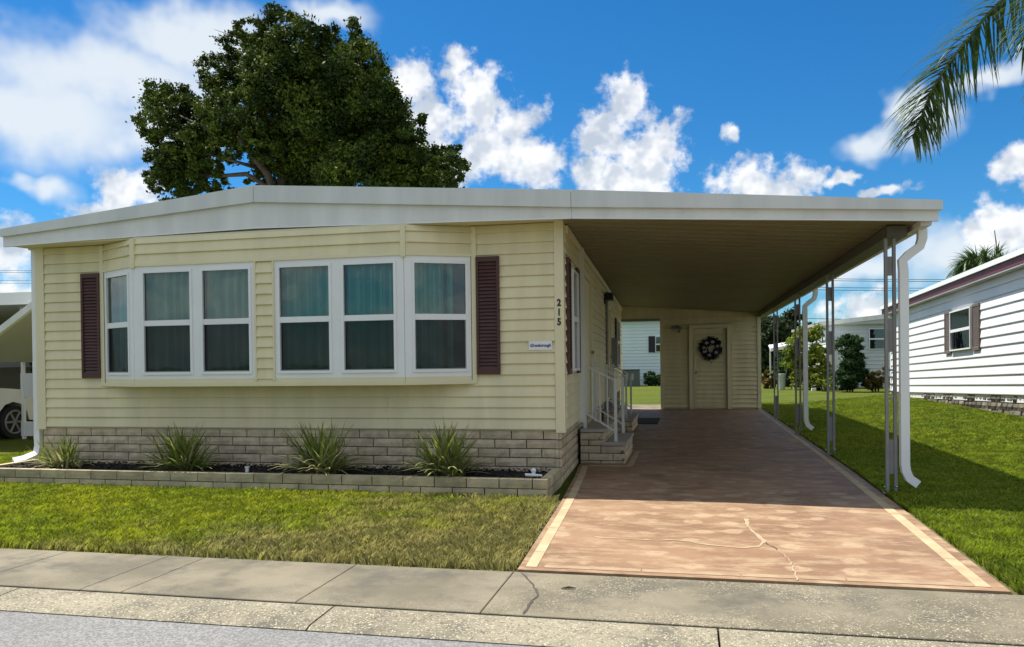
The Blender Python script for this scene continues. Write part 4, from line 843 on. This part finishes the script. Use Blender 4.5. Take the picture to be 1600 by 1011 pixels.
acp = at(990, 600, 38); ac = thing('air_conditioner', (acp.x, 38, 0), 'dark green air conditioner units on the lawn behind the shed gap', 'air conditioner'); MB().box(acp.x-.8, acp.x+.35, 37.6, 38.4, -.05, .95).build('cabinet', 'ac_green', ac)
for x in (-.35, -.02): MB().box(acp.x+x-.07, acp.x+x+.07, 37.57, 37.6, .35, .75).build('panel', 'aluminium', ac)
MB().box(acp.x-.82, acp.x+.37, 37.58, 38.42, .95, 1.0).build('lid', 'black', ac)
# power lines and pole
for i, (ya, yb) in enumerate(((430, 434), (433, 437), (444, 447), (448, 451), (492, 499), (500, 508))):
    a = at(1100, ya, 60); c = at(1700, yb, 60); mb = MB(); pts = [a.lerp(c, t/8)+Vector((0, 0, -.25*math.sin(math.pi*t/8))) for t in range(9)]
    mb.tube([a+(a-c)*3]+pts+[c+(c-a)*3], .022, 5).build('power_line', 'cable', None, base=tuple(a), label=['topmost', 'second from top', 'third from top', 'fourth from top', 'fifth from top', 'lowest'][i]+' of the thin power lines beyond the carport', cat='power line', group='power lines beyond the carport')
p0 = at(1562, 430, 36); p1 = at(1554, 360, 36)
MB().tube([(p0.x+.3, 36, 0), tuple(p0), tuple(p1)], [.06, .035, .022], 8).build('antenna_pole', 'wood_pole', None, base=(p0.x+.3, 36, 0), label='thin leaning pole above the distant palm crown', cat='pole')
ft = at(1592, 410, 40); tree('far_tree', (ft.x, 40, 0), [(ft.x, 40, ft.z-.4, 1.2, 1.2, .7), (ft.x+1.5, 40, ft.z, 1.4, 1.2, .8)], [([(ft.x+.8, 40, 0), (ft.x+.8, 40, ft.z-.5)], .2, .1), ([(ft.x+.8, 40, ft.z-.8), (ft.x-.2, 40, ft.z)], .08, .03)], 2500, .2, 'far_leaf', 'thin twiggy tree top at the right edge above the white roof', 77, 'trees beyond the back yard')

# ------------------------------------------------------------------ left neighbour carport and white car
lc = thing('neighbour_carport', (-13, 6, 0), 'white framed neighbouring carport at the left edge over a parked white car', 'carport')
MB().box(-24, -9.9, 3.0, 14, 2.72, 2.82).build('roof', 'white', lc); MB().box(-24, -9.9, 2.93, 3.0, 2.62, 2.84).build('fascia_board', 'white', lc)
a0, a1 = at(-60, 566, 2.75), at(57, 476, 2.75)
MB().extr([(a0.x, 2.7, a0.z-.04), (a0.x, 2.78, a0.z-.04), (a0.x, 2.78, a0.z+.09), (a0.x, 2.7, a0.z+.09)], [(a1.x, 2.7, a1.z-.04), (a1.x, 2.78, a1.z-.04), (a1.x, 2.78, a1.z+.09), (a1.x, 2.7, a1.z+.09)]).build('gable_rake', 'white_old', lc)
MB().extr([(a0.x, 2.78, a0.z), (a0.x, 5.5, a0.z), (a0.x, 5.5, a0.z+.03), (a0.x, 2.78, a0.z+.03)], [(a1.x, 2.78, a1.z), (a1.x, 5.5, a1.z), (a1.x, 5.5, a1.z+.03), (a1.x, 2.78, a1.z+.03)]).build('awning_panel', 'grey_roof', lc)
MB().box(-24, -9.5, 11.5, 11.6, 0, 2.72).build('back_wall', 'tan_wall', lc); MB().box(-24, -13.6, 11.44, 11.5, 1.5, 2.5).build('window', 'dark_glass', lc)
for x in (38, 56):
    p = at(x, 688, 4.6); MB().box(p.x-.028, p.x+.028, 4.57, 4.63, -.02, 2.72).build('post', 'white', lc)
p = at(47, 688, 4.6); MB().box(p.x-.2, p.x+.2, 4.58, 4.62, .05, .35).build('kick_panel', 'white', lc); MB().box(p.x-.2, p.x+.2, 4.585, 4.615, .85, 1.35).build('side_panel', 'white_old', lc)
car = thing('parked_car', (-13.2, 3.2, 0), 'white car parked nose in under the neighbouring carport', 'car')
prof = [(0.0, .45), (.0, .95), (.25, 1.08), (.75, 1.55), (1.4, 1.66), (2.5, 1.62), (3.15, 1.12), (4.3, .98), (4.62, .85), (4.7, .45)]     # length, height
CY0 = .85; bd = MB(); half = .9
wheel_y = (CY0+.85, CY0+3.75)
outl = [(s, z) for s, z in prof]
def arch(sc, r=.40): return [(sc+r*math.cos(a), .36+r*math.sin(a)) for a in [R(v) for v in (0, 30, 60, 90, 120, 150, 180)]]
low = [(4.7, .45), (4.62, .3)]+[(s, max(z, .3)) for s, z in arch(3.75)]+[(2.9, .28), (1.7, .28)]+[(s, max(z, .3)) for s, z in arch(.85)]+[(.1, .3), (0, .45)]
full = [(0, .95), (.05, 1.0), (3.15, 1.08), (4.3, .98), (4.62, .85)]+low
bd.extr([(-13.2-half, CY0+s, z) for s, z in full], [(-13.2+half, CY0+s, z) for s, z in full]); bd.build('body', 'car_white', car)
cabp = [(.08, 1.0), (.6, 1.56), (1.4, 1.68), (2.45, 1.64), (3.2, 1.08)]
MB().extr([(-13.2-.72 if z > 1.3 else -13.2-.86, CY0+s, z) for s, z in cabp], [(-13.2+.72 if z > 1.3 else -13.2+.86, CY0+s, z) for s, z in cabp]).build('cabin', 'car_white', car)
gl_ = [(.45, 1.08), (.75, 1.5), (1.45, 1.58), (2.4, 1.55), (2.95, 1.1)]
for sx in (-1, 1): MB().extr([(-13.2+sx*(.74 if z > 1.3 else .872), CY0+s, z) for s, z in gl_], [(-13.2+sx*(.70 if z > 1.3 else .84), CY0+s, z) for s, z in gl_]).build('side_window', 'dark_glass', car)
for sx in (-1, 1):
    for wy in wheel_y:
        x = -13.2+sx*.82; w_ = MB().tube([(x-.11, wy, .34), (x+.11, wy, .34)], .34, 24).build('wheel', 'rubber', car); rim = MB(); rim.tube([(x+sx*.09, wy, .34), (x+sx*.118, wy, .34)], .055, 10)
        for k_ in range(6): a = k_*math.pi/3; rim.tube([(x+sx*.115, wy+.04*math.cos(a), .34+.04*math.sin(a)), (x+sx*.115, wy+.22*math.cos(a), .34+.22*math.sin(a))], .024, 6)
        rim.tube([(x+sx*.113+.0, wy+.235*math.cos(a_), .34+.235*math.sin(a_)) for a_ in [i*math.pi/10 for i in range(21)]], .02, 6); rim.build('rim', 'aluminium', w_)
    MB().box(-13.2+sx*.6-.2, -13.2+sx*.6+.2, CY0+4.55, CY0+4.66, .68, .82).build('headlight', 'chrome', car); MB().box(-13.2+sx*.78-.1, -13.2+sx*.78+.1, CY0-.02, CY0+.06, .75, .98).build('tail_light', 'maroon', car)
lv = at(50, 575, 4.9); bush('potted_shrub', 50, 600, 5.2, [(52, 560, 8, 12), (56, 575, 8, 16)], 900, .1, 'dark_leaf', 'dark leafy shrub by the neighbouring carport posts', seed=61)

d = ray(888, 919); p = CAM+d*((.008-CAM.z)/d.z)
MB().tube([(p.x-.045, p.y-.012, .008), (p.x, p.y+.004, .012), (p.x+.05, p.y+.012, .008)], [.003, .008, .002], 6).build('twig', 'bark', None, base=(p.x, p.y, .004), label='small dark twig lying on the concrete in front of the drive', cat='twig')
